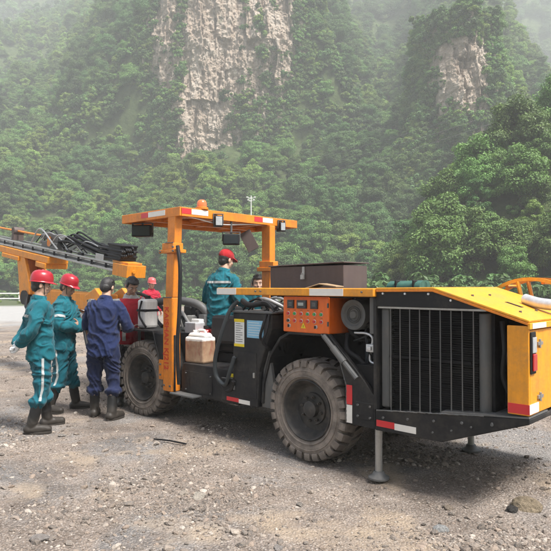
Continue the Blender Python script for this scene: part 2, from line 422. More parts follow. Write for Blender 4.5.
def crown_mesh(rad, hgt, lobes, nleaf, size, seed, base=0.0, flat=.75, mat=0):
    """foliage: leaf sprays spread over many overlapping lobes, uneven and open between them"""
    rng = random.Random(seed); V = []; Fc = []; T = []
    L = []
    for i in range(lobes):
        a = rng.uniform(0, 2 * math.pi); zz = rng.random() ** .85
        rr = rad * (math.sqrt(rng.random()) * (1.0 - .55 * zz ** 1.6)) * .85
        r = rad * rng.uniform(.14, .36) * (1 - .25 * zz)
        L.append((Vector((rr * math.cos(a), rr * math.sin(a), base + hgt * (.08 + .8 * zz))), r, rng.uniform(-.16, .16)))
    per = nleaf // lobes
    for c, r, tn in L:
        for k in range(per):
            d = Vector((rng.gauss(0, 1), rng.gauss(0, 1), rng.gauss(.25, .8))).normalized()
            p = c + Vector((d.x, d.y, d.z * flat)) * r * rng.uniform(.45, 1.22)
            nrm = (d + Vector((rng.uniform(-.7, .7), rng.uniform(-.7, .7), rng.uniform(-.2, .9)))).normalized()
            u = nrm.orthogonal().normalized(); u = Matrix.Rotation(rng.uniform(0, 6.28), 3, nrm) @ u; w = nrm.cross(u)
            s = size * rng.uniform(.55, 1.25)
            n = len(V)
            V += [p - u * s * .5, p + w * s * .33 + nrm * s * .06, p + u * s * .55 - nrm * s * .12, p - w * s * .33 + nrm * s * .06]
            Fc.append((n, n + 1, n + 2, n + 3))
            T.append(min(1, max(0, .46 + .9 * tn + .22 * d.z + rng.uniform(-.2, .2))))  # random tone, plus light from above painted in: lobe tops lighter, undersides darker
    me = bpy.data.meshes.new('crown'); me.from_pydata([tuple(p) for p in V], [], Fc)
    at = me.attributes.new('tone', 'FLOAT', 'FACE'); at.data.foreach_set('value', T)
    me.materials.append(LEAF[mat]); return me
def trunk_mesh(h, r, rad, seed):
    rng = random.Random(seed); m = MB()
    top = Vector((rng.uniform(-.3, .3), rng.uniform(-.3, .3), h))
    path = smoothpath([(0, 0, -.6), (rng.uniform(-.1, .1), rng.uniform(-.1, .1), h * .35), (top.x * .6, top.y * .6, h * .7), top], 4)
    m.tube(path, [r * (1 - .75 * i / (len(path) - 1)) for i in range(len(path))], 7)
    for k in range(6):
        i = int(len(path) * rng.uniform(.4, .85)); p = path[i]; a = k * 1.05 + rng.uniform(-.4, .4)
        e = p + Vector((math.cos(a) * rad * .6, math.sin(a) * rad * .6, rng.uniform(.5, 1.4)))
        q = p.lerp(e, .5) + Vector((0, 0, -.15)); m.tube([p, q, e], [r * .4, r * .25, r * .08], 5)
    me = m.mesh('trunk'); me.materials.append(BARK); return me
PROTO = []       # (crown, trunk, radius)
for i, (rad, h, lob, n, s, mat, th) in enumerate([(2.7, 4.4, 48, 13500, .20, 0, 5.0), (3.1, 4.0, 58, 15500, .21, 0, 4.6), (2.1, 5.4, 42, 12000, .185, 1, 5.6),
                                               (2.5, 3.8, 42, 12000, .20, 2, 4.4), (3.4, 4.8, 62, 17500, .21, 1, 5.4), (1.9, 3.8, 34, 9500, .18, 2, 4.2)]):
    PROTO.append((crown_mesh(rad, h, lob, n, s, 30 + i, base=th * .32, mat=mat), trunk_mesh(th, .16 + .03 * (i % 3), rad, 60 + i), rad))
SHRUB = [crown_mesh(1.2, 1.3, 9, 1300, .24, 90, base=-.1, mat=0), crown_mesh(1.0, .9, 8, 1100, .22, 91, base=-.1, mat=2), crown_mesh(1.4, 1.5, 10, 1500, .25, 92, base=-.1, mat=1)]

def proto_collection(name, meshes):
    col = bpy.data.collections.new(name)
    for k, me in enumerate(meshes):
        col.objects.link(bpy.data.objects.new('%s_%02d' % (name, k), me))
    return col
def scatter(name, pts, col, kind='stuff', label=None, cat=None):
    """pts: (x, y, z, scale, rx, ry, rz, pick): one object, instanced at its own points"""
    me = bpy.data.meshes.new(name); me.from_pydata([p[:3] for p in pts], [], [])
    a = me.attributes.new('size', 'FLOAT', 'POINT'); a.data.foreach_set('value', [p[3] for p in pts])
    a = me.attributes.new('turn', 'FLOAT_VECTOR', 'POINT'); a.data.foreach_set('vector', [c for p in pts for c in p[4:7]])
    a = me.attributes.new('pick', 'INT', 'POINT'); a.data.foreach_set('value', [int(p[7]) for p in pts])
    o = bpy.data.objects.new(name, me); C.objects.link(o); tag(o, label, cat, kind=kind)
    ng = bpy.data.node_groups.new(name, 'GeometryNodeTree')
    ng.interface.new_socket('Geometry', in_out='INPUT', socket_type='NodeSocketGeometry')
    ng.interface.new_socket('Geometry', in_out='OUTPUT', socket_type='NodeSocketGeometry')
    N = ng.nodes; gi = N.new('NodeGroupInput'); go = N.new('NodeGroupOutput')
    ci = N.new('GeometryNodeCollectionInfo'); ci.inputs['Collection'].default_value = col
    ci.inputs['Separate Children'].default_value = True; ci.inputs['Reset Children'].default_value = True
    ip = N.new('GeometryNodeInstanceOnPoints'); ip.inputs['Pick Instance'].default_value = True
    def attr(nm, ty):
        q = N.new('GeometryNodeInputNamedAttribute'); q.data_type = ty; q.inputs['Name'].default_value = nm; return q.outputs['Attribute']
    e2r = N.new('FunctionNodeEulerToRotation')
    L = ng.links
    L.new(gi.outputs[0], ip.inputs['Points']); L.new(ci.outputs[0], ip.inputs['Instance'])
    L.new(attr('pick', 'INT'), ip.inputs['Instance Index']); L.new(attr('size', 'FLOAT'), ip.inputs['Scale'])
    L.new(attr('turn', 'FLOAT_VECTOR'), e2r.inputs[0]); L.new(e2r.outputs[0], ip.inputs['Rotation'])
    L.new(ip.outputs[0], go.inputs[0])
    md = o.modifiers.new('scatter', 'NODES'); md.node_group = ng
    return o
rng = random.Random(11)
forest = []; belt = []; shrubs = []
def near_tone(x, y): return fbm(x * .035, y * .035, 20.0, 3)
y = 44.0
while y < 440:
    step = 2.55 + max(0, y - 60) * .0105
    x = -.60 * y
    while x < .60 * y:
        px_, py_ = x + rng.uniform(-.55, .55) * step, y + rng.uniform(-.55, .55) * step
        x += step * rng.uniform(.85, 1.2)
        a = px_ / py_; t = py_ - foot(a)
        z = hill_z(px_, py_)
        if (t < -1.5 and z < .4) or z < -1.0: continue
        if z > 1.55 + .56 * py_ + 6: continue                    # far above anything the valley shows
        if z < -.3 and t < 1: z = -.2
        steep = abs(hill_z(px_, py_ + 1.5) - z) / 1.5
        skip = False
        for ci, (x0, x1, yc, zb, zt, sf) in enumerate(CLIFFS):
            if x0 < px_ < x1 and yc - 9 < py_ < yc + 7:
                if py_ > yc - 2: skip = True
                elif bare(ci, px_, z + 7) > .25 and py_ > yc - 8: skip = rng.random() < .8
        if skip: continue
        if steep > 2.4 and rng.random() < .5: continue
        tone = near_tone(px_, py_) + (.12 if a > .17 and py_ < 66 else 0)
        pick = rng.choice([2, 4, 4, 1, 2] if tone > .14 else [0, 0, 1, 1, 3, 5, 2] if tone > -.12 else [0, 3, 3, 5, 1])
        s = rng.uniform(.50, 1.08) * (1 + .0010 * max(0, y - 80)) * (1.15 if a > .17 and py_ < 66 else 1)
        row = (px_, py_, z - .25, s, rng.uniform(-.12, .12), rng.uniform(-.12, .12), rng.uniform(0, 6.28), pick)
        if (t < 8 or (a > .17 and py_ < 66)) and abs(a) < .50: belt.append(row)
        else: forest.append(row)
    y += step * .9
y = 44.0
while y < 260:
    step = 2.6 + (y - 40) * .014
    x = -.56 * y
    while x < .56 * y:
        px_, py_ = x + rng.uniform(-.5, .5) * step, y + rng.uniform(-.5, .5) * step; x += step
        t = py_ - foot(px_ / py_)
        z = hill_z(px_, py_)
        if t < -2.5 and z < .2: continue
        shrubs.append((px_, py_, max(z, 0 if t < 1 else z), rng.uniform(.6, 1.3), 0, 0, rng.uniform(0, 6.28), rng.choice([0, 0, 1, 2])))
    y += step
for k in range(170):                                              # thick scrub in front of the spur
    yy = rng.uniform(39, 49); x = rng.uniform(.13, .56) * yy; shrubs.append((x, yy, 0, rng.uniform(.8, 1.7), 0, 0, rng.uniform(0, 6.28), rng.choice([0, 2, 2])))
for k in range(150):                                              # low scrub along the far bank
    x = rng.uniform(-44, -4); yy = rng.uniform(50, 72); shrubs.append((x, yy, 0, rng.uniform(.25, .7), 0, 0, rng.uniform(0, 6.28), rng.choice([0, 1, 2])))
for k in range(1300):                                             # growth on the steep flanks beside the rock faces
    x, yy = [(rng.uniform(-52, -28.5), rng.uniform(YC1 - 3, YC1 + 7)), (rng.uniform(7, 24), rng.uniform(YC1 - 3, YC1 + 7)), (rng.uniform(20, 29.5), rng.uniform(YC2 - 3, YC2 + 6)), (rng.uniform(39.5, 49), rng.uniform(YC2 - 3, YC2 + 6))][k % 4]
    z = hill_z(x, yy)
    if k % 5 == 0: forest.append((x, yy, z - 1.5, rng.uniform(.5, .85), .2, 0, rng.uniform(0, 6.28), rng.choice([0, 1, 3, 5])))
    else: shrubs.append((x, yy - .4, z, rng.uniform(.8, 1.7), rng.uniform(.1, .5), 0, rng.uniform(-.6, .6), rng.choice([0, 0, 1, 2])))
for ci, (x0, x1, yc, zb, zt, sf) in enumerate(CLIFFS):           # growth hanging on the ledges wherever the rock is not bare
    for k in range(3000 if ci == 0 else 900):
        x = rng.uniform(x0 - 2, x1 + 2); z = rng.uniform(zb, zt); bb = bare(ci, x, z)
        if rng.random() < bb * 1.02 - .012: continue
        p = sf(x, z); big = bb < .05 and rng.random() < .3
        if big: forest.append((p.x, p.y + .6, p.z - 2.2, rng.uniform(.45, .85), rng.uniform(.0, .35), 0, rng.uniform(0, 6.28), rng.choice([0, 1, 3, 5])))
        else: shrubs.append((p.x, p.y - .1, p.z, rng.uniform(.5, 1.5) * (1 if bb < .3 else .6), rng.uniform(.2, .7), 0, rng.uniform(-.6, .6), rng.choice([0, 0, 1, 2])))
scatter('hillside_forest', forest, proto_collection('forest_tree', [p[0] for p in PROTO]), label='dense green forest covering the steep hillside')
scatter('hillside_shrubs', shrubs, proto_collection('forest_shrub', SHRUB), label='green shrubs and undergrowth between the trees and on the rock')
far_trees = []
y = 270.0
while y < 390:
    x = -.56 * y
    while x < .58 * y:
        px_, py_ = x + rng.uniform(-3, 3), y + rng.uniform(-3, 3); x += 6.0
        far_trees.append((px_, py_, far_z(px_, py_) - .4, rng.uniform(1.3, 2.0), 0, 0, rng.uniform(0, 6.28), rng.choice([0, 1, 2, 4])))
    y += 5.5
scatter('far_mountain_forest', far_trees, proto_collection('far_tree', [p[0] for p in PROTO]), label='hazy forest on the far mountain beyond the ridge')
# the trees at the foot of the slope, one object each
belt.sort(key=lambda r: r[1])
KIND = ['mid green broadleaf tree', 'wide mid green broadleaf tree', 'tall narrow dark green tree', 'yellow green broadleaf tree', 'large dark green broadleaf tree', 'small yellow green tree']
for (x, y, z, s, rx, ry, rz, pick) in belt:
    a = x / y
    where = ('at the foot of the hillside left of the orange canopy' if a < -.17 else 'at the foot of the hillside behind the canopy and toolbox' if a < .12
             else 'on the near slope just above the yellow hood' if a < .30 else 'on the near wooded spur at the right edge')
    if -.2 < z < .35: z = 0.0
    r = empty('broadleaf_tree', (x, y, z), rz); r.scale = (s, s, s)
    tag(r, KIND[pick] + ' ' + where, 'tree', 'trees along the foot of the slope')
    link('crown', PROTO[pick][0], None, r); link('trunk', PROTO[pick][1], None, r)
# ------------------------------------------------------------------ drilling rig: x = towards its rear, y = away from the viewer's side, z = up
RIG_LOC, RIG_RZ = (.28, 5.17, 0.0), -math.atan2(.694, .72)
rig = empty('drilling_rig', RIG_LOC, RIG_RZ)
tag(rig, 'yellow and black articulated drilling rig with orange canopy and raised silver feed beam', 'drilling rig')
RIGM = Matrix.Translation(RIG_LOC) @ Matrix.Rotation(RIG_RZ, 4, 'Z')
def rw(u, v, z): return RIGM @ Vector((u, v, z))
def part(m, name, mat, parent=None, smooth=None, bevel=.006):
    return m.obj(name, M[mat] if isinstance(mat, str) else mat, parent or rig, smooth, bevel)
def bolt(parent, p, axis='y', r=.011, mat='grey', name='bolt'):
    m = MB(); h = .012
    d = {'y': Vector((0, -1, 0)), 'x': Vector((1, 0, 0)), 'z': Vector((0, 0, 1))}[axis]
    p = Vector(p); m.tube([p - d * .004, p + d * h], r, 6); return m.obj(name, M[mat], parent)

# wheels
def tyre_mat():
    t = NT('dusty_tyre_rubber'); o = t.obj(); n = t.noise(o, 9, 6, .65); n2 = t.noise(o, 60, 4, .7)
    sep = t.n('SeparateXYZ'); t.l(o, sep.inputs[0])
    rr = t.math('SQRT', t.math('ADD', t.math('MULTIPLY', sep.outputs[0], sep.outputs[0]), t.math('MULTIPLY', sep.outputs[2], sep.outputs[2])))
    dust = t.math('MULTIPLY', t.ramp(n, [(.30, .25), (.7, 1.0)]), t.ramp(rr, [(.27, .55), (.33, 1.0), (.41, .8), (.44, .55)]))
    c = t.mix(dust, (.034, .032, .030), (.33, .28, .24))
    t.bsdf(c, .85, 0, .25, t.math('ADD', n, n2), .35, .01); return t.m
TYRE = tyre_mat()
M['rim'] = paint('dark_dusty_rim', (.028, .027, .026), .6, .75, (.11, .092, .075), 9.0)
TR, TW = .447, .30
def tyre_mesh():
    m = MB(); h = TW / 2
    prof = [(.262, -h + .03), (.285, -h + .008), (.33, -h), (.372, -h + .004), (.405, -h + .018), (.422, -h + .045), (.424, 0), (.422, h - .045), (.405, h - .018), (.372, h - .004), (.33, h), (.285, h - .008), (.262, h - .03), (.25, h - .06), (.25, -h + .06)]
    m.lathe(prof, (0, 0, 0), 'y', 72, True)
    for rr in (.30, .352): # ribs on the sidewall
        for s in (-1, 1): m.lathe([(rr - .006, s * (h - .006)), (rr - .003, s * (h + .004)), (rr + .003, s * (h + .004)), (rr + .006, s * (h - .006))], (0, 0, 0), 'y', 72, caps=False)
    n = 28
    for s in (-1, 1):
        for k in range(n):
            a0 = 2 * math.pi * (k + (.5 if s > 0 else 0)) / n; wd = 2 * math.pi / n * .66
            # outline of a lug: from the middle of the tread, kinked, over the shoulder and down the sidewall
            secs = [(.0, .452, -.30), (.05, .455, -.16), (.10, .454, .0), (h - .006, .444, .06), (h + .006, .415, .06), (h + .004, .385, .06)]
            vs = []
            for (w, r, sk) in secs:
                for (da, dr) in ((-.5, 0), (.5, 0), (.5, -.04), (-.5, -.04)):
                    a = a0 + wd * da + sk * .28
                    rr = r + dr; ww = w if dr == 0 else min(w, h - .02)
                    if w > h - .01 and dr: rr = r - .012
                    vs.append((rr * math.cos(a), s * ww, rr * math.sin(a)))
            fs = []
            for i in range(len(secs) - 1):
                for j in range(4):
                    fs.append((i * 4 + j, i * 4 + (j + 1) % 4, (i + 1) * 4 + (j + 1) % 4, (i + 1) * 4 + j))
            fs += [(3, 2, 1, 0), tuple(4 * (len(secs) - 1) + j for j in range(4))]
            m.add(vs, fs)
    return m.mesh('tyre')
def rim_mesh():
    m = MB(); o = -TW / 2
    m.lathe([(.262, o + .028), (.272, o + .012), (.264, o + .006), (.255, o + .014), (.246, o + .045), (.236, o + .06), (.226, o + .10), (.20, o + .125), (.145, o + .118), (.140, o + .10),
             (.075, o + .10), (.072, o + .055), (.05, o + .045), (0.0, o + .043)], (0, 0, 0), 'y', 48, caps=False)
    m.lathe([(.25, o + .05), (.25, -o - .03)], (0, 0, 0), 'y', 36, caps=False)
    m.lathe([(.248, .08), (0, .08)], (0, 0, 0), 'y', 36, caps=False)
    me = m.mesh('rim'); return me
def nut_mesh():
    m = MB(); m.tube([(0, .0, 0), (0, -.028, 0)], .014, 6); m.tube([(0, -.02, 0), (0, -.042, 0)], .008, 6); return m.mesh('wheel_nut')
TM, RM, NM = tyre_mesh(), rim_mesh(), nut_mesh()
TM.materials.append(TYRE); RM.materials.append(M['rim']); NM.materials.append(M['rim'])
def wheel(u, v, near, spin, turn=0.0):
    w = empty('wheel', (u, v, TR - .004), 0, rig); w.rotation_euler = (0, spin, (0 if near else math.pi) + turn)
    link('tyre', TM, None, w, 35); link('rim', RM, None, w, 35)
    for k in range(8):
        a = k * math.pi / 4; nt = link('wheel_nut', NM, None, w); nt.location = (.11 * math.cos(a), -TW / 2 + .10, .11 * math.sin(a))
    return w
wheel(-.02, .15, True, .2); wheel(-2.64, .15, True, .7, R(3)); wheel(-.02, 1.40, False, .3); wheel(-2.64, 1.40, False, .5, R(3))
for u in (-.02, -2.64):
    m = MB(); m.tube([(u, .22, .44), (u, 1.33, .44)], .09, 14); m.ball((u, .78, .44), (.2, .17, .2)); part(m, 'axle', 'black', smooth=40, bevel=0)

# rear lower frame
m = MB(); m.prism([(.72, .555), (1.62, .645), (1.93, .672), (1.93, .635), (1.30, .405), (.72, .395)], .0, 1.52); rf = part(m, 'rear_frame', 'black', bevel=.008)
for u in (.80, 1.02, 1.24, 1.46, 1.68): bolt(rf, (u, 0, .50 + .1 * (u - .72)), 'y', .010)
m = MB(); m.prism([(1.30, .62), (1.93, .674), (1.93, .685), (1.30, .632)], -.004, .34); part(m, 'sill_plate', 'grey', rf, bevel=0)
# gusset plate behind the rear wheel, diagonal brace
m = MB(); m.prism([(.15, 1.135), (.24, 1.135), (.53, .86), (.718, .66), (.718, .40), (.43, .40), (.43, .72), (.37, .90)], .004, .05); part(m, 'rear_wheel_gusset', 'black')
m = MB(); m.box(.43, .52, .05, .6, .40, .72); m.box(.50, .72, .05, 1.4, .42, .9); part(m, 'frame_bulkhead', 'dark')
m = MB(); m.tube([(.20, -.012, 1.12), (.55, -.012, .79)], .022, 8); m.tube([(.30, -.012, 1.025), (.42, -.012, .912)], .030, 10); part(m, 'hydraulic_pipe', 'grey', smooth=40, bevel=0)
# arch over the rear wheel
m = MB(); m.strip([(-.60, .42), (-.585, .62), (-.50, .88), (-.36, 1.06), (-.24, 1.12), (.20, 1.125)], .03, .03, .52); part(m, 'wheel_arch', 'black')
m = MB(); m.box(-.55, .62, .50, 1.05, .30, 1.12); part(m, 'centre_beam', 'dark')
# cabinet between articulation and rear wheel
m = MB(); m.prism([(-1.16, .375), (-1.16, .605), (-.985, .615), (-.985, 1.285), (-.44, 1.285), (-.44, 1.14), (-.50, 1.02), (-.615, .72), (-.63, .375)], .0, .55); cab = part(m, 'side_cabinet', 'black', bevel=.012)
m = MB(); m.box(-1.0, -.42, -.012, .56, 1.285, 1.305); part(m, 'cabinet_lid', 'grey', cab)
m = MB(); m.prism([(-.62, .38), (-.50, .38), (-.46, .60), (-.53, .93), (-.60, .74)], .05, .09); part(m, 'cabinet_flange', 'grey', cab)
def sheet(name, mat, u0, u1, z0, z1, y, parent, t=.003):
    q = MB(); q.box(u0, u1, y - t, y, z0, z1); return part(q, name, mat, parent, bevel=0)
lab = sheet('printed_label', 'label_white', -.955, -.815, .96, 1.215, -.001, cab)
sheet('label_border', 'label_yellow', -.958, -.812, 1.192, 1.222, -.004, lab); sheet('label_border', 'label_yellow', -.958, -.812, .948, .975, -.004, lab)
for k in range(9): sheet('text_line', 'print', -.938, -.938 + (.10 if k % 3 else .07), 1.172 - k * .022, 1.177 - k * .022, -.0042, lab, .001)
lb = sheet('printed_label', 'label_blue', -.775, -.545, 1.045, 1.215, -.001, cab)
for k in range(6): sheet('text_line', 'label_white', -.755, -.755 + (.19 if k % 2 else .15), 1.190 - k * .024, 1.195 - k * .024, -.0042, lb, .001)
tp = sheet('reflective_tape', 'redtape', -1.075, -.895, .392, .432, -.001, cab); sheet('white_half', 'whitetape', -.893, -.735, .386, .426, -.001, tp)
# tank / step under the canopy with the low deck behind it
m = MB(); m.prism([(-1.97, .33), (-1.97, .60), (-1.93, .685), (-1.00, .685), (-1.00, .33)], .10, .50); tk = part(m, 'step_tank', 'black', bevel=.012)
m = MB(); m.box(-2.02, -1.60, -.03, .12, .335, .355); part(m, 'step_plate', 'grey', tk)
m = MB(); m.box(-2.05, -.95, .50, 1.45, .26, .30); part(m, 'foot_deck', 'grey', bevel=.004)
m = MB(); m.box(-1.45, -.9, .62, .98, .30, .62); m.tube([(-1.25, .8, .3), (-1.25, .8, .95)], .06, 12); part(m, 'articulation_joint', 'dark')
ws = sheet('warning_label', 'label_yellow', -1.17, -1.075, .53, .645, .099, tk)
sheet('text_line', 'print', -1.15, -1.13, .60, .625, .0955, ws, .001); sheet('text_line', 'print', -1.15, -1.10, .55, .575, .0955, ws, .001)
# front body
m = MB(); m.prism([(-3.25, .30), (-3.25, .92), (-3.05, .99), (-1.98, .99), (-1.98, .26), (-3.0, .26)], .36, 1.20); part(m, 'front_body', 'black', bevel=.012)
for y0, y1 in ((-.005, .35), (1.21, 1.56)):
    m = MB(); m.strip([(-3.10, .985), (-3.06, 1.01), (-2.40, 1.015), (-2.12, .36)], .022, y0, y1); fd = part(m, 'front_fender', 'black', bevel=.004)
    q = MB(); q.prism([(-2.385, .995), (-1.99, .995), (-1.99, .36), (-2.115, .36)], y0 + .02, y0 + .045); part(q, 'fender_web', 'black', fd)
m = MB(); m.prism([(-4.55, .55), (-4.55, .95), (-3.25, .98), (-3.25, .40)], .50, 1.08); part(m, 'front_frame', 'black', bevel=.012)
# canopy posts
m = MB(); m.prism([(-2.17, .355), (-2.175, 1.42), (-2.005, 1.42), (-2.0, .355)], -.012, .11); pn = part(m, 'canopy_post', 'orange', bevel=.010)
m = MB(); m.prism([(-2.145, 1.42), (-2.10, 2.36), (-1.955, 2.36), (-2.005, 1.42)], .0, .10); part(m, 'post_inner', 'orange', pn, bevel=.008)
m = MB(); m.box(-2.235, -1.925, -.03, .13, 1.925, 1.965); m.box(-2.185, -1.97, -.02, .12, 1.965, 2.04); part(m, 'post_collar', 'orange', pn, bevel=.006)
m = MB(); m.box(-2.255, -2.175, -.012, .05, .475, .70); br = part(m, 'post_bracket', 'orange', pn)
for z in (.53, .65): bolt(br, (-2.215, -.012, z), 'y', .012)
for z in (1.975, 2.02): bolt(pn, (-2.2, -.03, z - .03), 'y', .012); bolt(pn, (-1.955, -.03, z - .03), 'y', .012)
for u in (-2.14, -2.03): bolt(pn, (u, -.012, .42), 'y', .012)
m = MB(); m.prism([(-1.98, .68), (-1.98, 2.33), (-1.83, 2.33), (-1.83, .68)], 1.39, 1.49); pf = part(m, 'canopy_post', 'orange', bevel=.008)
m = MB(); m.box(-2.03, -1.78, 1.35, 1.53, 1.74, 1.79); m.box(-2.0, -1.80, 1.365, 1.515, 1.79, 1.87); m.box(-1.82, -1.74, 1.36, 1.44, 1.76, 1.86); part(m, 'post_collar', 'orange', pf)
m = MB(); m.box(-2.05, -1.76, 1.33, 1.55, .26, .68); part(m, 'post_foot', 'black', pf)
# lettering down the post
def lettering(txt, size, mat, Mx, parent, name='lettering'):
    cu = bpy.data.curves.new('txt', 'FONT'); cu.body = txt; cu.offset = .0022; cu.size = size; cu.extrude = .001; cu.align_x = 'LEFT'; cu.align_y = 'CENTER'
    o = bpy.data.objects.new('txt', cu); C.objects.link(o); dg = bpy.context.evaluated_depsgraph_get()
    me = bpy.data.meshes.new_from_object(o.evaluated_get(dg)); bpy.data.objects.remove(o); bpy.data.curves.remove(cu)
    me.transform(Mx); me.materials.clear(); return link(name, me, M[mat], parent)
# text x axis runs down (-z), text y axis runs to +u, facing -v
TXT = Matrix(((0, 1, 0, -2.105), (0, 0, -1, -.0145), (-1, 0, 0, 1.315), (0, 0, 0, 1)))
lettering('KAISHAN KJ212', .112, 'printred', TXT @ Matrix.Diagonal((.93, 1.0, 1, 1)), pn)
# canopy
CU0, CU1, CV0, CV1, CZ = -3.08, -1.87, .0, 1.96, 2.335
m = MB(); m.box(CU0, CU1, CV0, CV1, CZ + .085, CZ + .10)
cp = part(m, 'canopy', 'orange', bevel=.006)
for (a, b, c, d) in ((CU0, CU1, CV0 - .003, CV0 + .02), (CU0, CU1, CV1 - .02, CV1 + .003), (CU0 - .003, CU0 + .02, CV0 + .021, CV1 - .021), (CU1 - .02, CU1 + .003, CV0 + .021, CV1 - .021)):
    q = MB(); q.box(a, b, c, d, CZ, CZ + .104); part(q, 'edge_lip', 'orange', cp, bevel=.005)
for v in (.35, .75, 1.15, 1.55):
    q = MB(); q.box(CU0 + .022, CU1 - .022, v - .02, v + .02, CZ + .03, CZ + .083); part(q, 'rib', 'orange', cp, bevel=.003)
for u in (-2.68, -2.05):
    q = MB(); q.box(u - .03, u + .03, CV0 + .022, CV1 - .022, CZ + .01, CZ + .06); part(q, 'cross_beam', 'orange', cp, bevel=.003)
def cbox(name, mat, u0, u1, v0, v1, z0, z1, parent, bevel=0.0): q = MB(); q.box(u0, u1, v0, v1, z0, z1); return part(q, name, mat, parent, bevel=bevel)
for (v0, v1, mt) in ((.02, .15, 'redtape'), (.16, .40, 'whitetape'), (1.15, 1.29, 'redtape'), (1.30, 1.48, 'whitetape')):
    cbox('reflective_tape', mt, CU1 + .0031, CU1 + .006, v0, v1, CZ + .03, CZ + .09, cp)
for (u0, u1, mt) in ((-2.64, -2.50, 'redtape'), (-2.49, -2.15, 'whitetape')): cbox('reflective_tape', mt, u0, u1, CV0 - .0065, CV0 - .0035, CZ + .03, CZ + .09, cp)
for u in (-2.6, -2.2): 
    for v in (.5, 1.2): bolt(cp, (u, v, CZ + .10), 'z', .014, 'orange')
# drooping wire under the canopy
m = MB(); m.tube(smoothpath([(-1.9, .12, CZ + .01), (-1.9, .6, CZ - .045), (-1.9, 1.0, CZ - .02), (-1.9, 1.45, CZ + .02)], 6), .007, 6); part(m, 'wire', 'whitetape', cp, bevel=0)
# beacon
bc = empty('beacon', (-1.92, .35, CZ + .105), 0, rig)
m = MB(); m.lathe([(.075, 0), (.075, .025), (.06, .03)], (0, 0, 0), 'z', 20); m.obj('base', M['orange'], bc, 40)
m = MB(); m.lathe([(.058, .03), (.058, .075), (.05, .10), (.03, .115), (0, .12)], (0, 0, 0), 'z', 20); m.obj('lens', M['beacon'], bc, 40)
# work lamps
def lamp(u, v, z, w, h, lens, rz=0.0, tilt=0.0):
    e = empty('work_lamp', (u, v, z), rz, rig); e.rotation_euler = (tilt, 0, rz)
    q = MB(); q.box(-w / 2, w / 2, -.06, .06, -h / 2, h / 2); q.obj('housing', M['rubber'], e, None, .01)
    q = MB(); q.box(-w / 2 + .012, w / 2 - .012, -.066, -.0605, -h / 2 + .012, h / 2 - .012); q.obj('lens', M[lens], e, None, .003)
    q = MB(); q.tube([(0, 0, h / 2), (0, 0, max(.05, CZ + .02 - z))], .014, 8); q.box(-w / 2 - .012, -w / 2 - .002, -.02, .02, -.02, h / 2 + .02); q.box(w / 2 + .002, w / 2 + .012, -.02, .02, -.02, h / 2 + .02); q.box(-w / 2 - .012, w / 2 + .012, -.02, .02, h / 2 + .021, h / 2 + .03)
    q.obj('bracket', M['grey'], e)
    return e
lamp(-2.92, .20, 2.245, .25, .145, 'glass', R(35)); lamp(-1.84, .53, 2.31, .10, .125, 'lens_clear', R(60)); lamp(-1.90, .79, 2.115, .20, .13, 'glass', R(44)); lamp(-1.85, 1.62, 2.325, .085, .12, 'lens_clear', R(70))
m = MB(); m.box(-.075, .075, -.006, .006, -.13, .13, Matrix.Translation((-1.93, 1.12, 2.12)) @ Matrix.Rotation(R(40), 4, 'Z') @ Matrix.Rotation(R(-28), 4, 'Y')); part(m, 'hanging_plate', 'box', bevel=.003)
# guard bar with white tape
m = MB(); m.box(-1.19, .73, -.035, .025, 1.462, 1.532); gb = part(m, 'guard_bar', 'yellow', bevel=.008)
cbox('reflective_tape', 'whitetape', -1.191, -.90, -.0385, -.0355, 1.466, 1.528, gb); cbox('reflective_tape', 'whitetape', .06, .43, -.0385, -.0355, 1.466, 1.528, gb)
for u in (-.62, -.55, .62): bolt(gb, (u, -.035, 1.50), 'y', .008)
# control box
m = MB(); m.box(-.305, .235, .015, .36, 1.13, 1.452); cb = part(m, 'control_box', 'ctrl', bevel=.010)
def oncb(name, mat, u, z, w, h, y0=.015, d=.012, parent=None, round_=False):
    q = MB()
    if round_: q.tube([(u, y0 + .004, z), (u, y0 - d, z)], w / 2, 14)
    else: q.box(u - w / 2, u + w / 2, y0 - d, y0 + .002, z - h / 2, z + h / 2)
    return part(q, name, mat, parent or cb, smooth=40 if round_ else None, bevel=.002)
for k, (u, w) in enumerate(((-.205, .078), (-.07, .115), (.075, .082))):
    mt = oncb('meter', 'btn_black', u, 1.385, w, .075); oncb('meter_glass', 'glass', u, 1.385, w - .016, .058, .0029, .002, mt)
    if k == 1: oncb('display', 'lcd', u - .006, 1.387, .065, .028, .0008, .002, mt)
    else:
        for j in range(3): oncb('text_line', 'lcd', u, 1.398 - j * .012, .04, .002, .0008, .0006, mt)
for r_, cols in ((1.300, ['btn_red', 'btn_green', 'btn_red', 'btn_green', 'btn_green', 'btn_green']), (1.235, ['btn_black', 'btn_red', 'btn_red', 'btn_red', 'btn_red', 'btn_red'])):
    for k, c in enumerate(cols):
        u = -.235 + k * .078; bz = oncb('push_button', 'silver', u, r_, .036, 0, .015, .006, None, True); oncb('button_cap', c, u, r_, .027, 0, .009, .012, bz, True)
        oncb('text_line', 'print', u, r_ + .031, .026, .004, .015, .0008)
for u in (-.222, .095):
    kn = oncb('key_switch', 'silver', u, 1.188, .034, 0, .015, .01, None, True); oncb('key', 'btn_black', u, 1.188, .008, .026, .005, .018, kn)
m = MB(); m.prism([(-.085, 1.17), (-.025, 1.17), (-.055, 1.222)], .0125, .0145); tri = part(m, 'warning_triangle', 'label_yellow', cb, bevel=0); oncb('text_line', 'print', -.055, 1.189, .006, .022, .0123, .001, tri)
cbox('door_hinge', 'grey', .228, .2375, .0, .014, 1.20, 1.24, cb); cbox('door_hinge', 'grey', .228, .2375, .0, .014, 1.36, 1.40, cb)
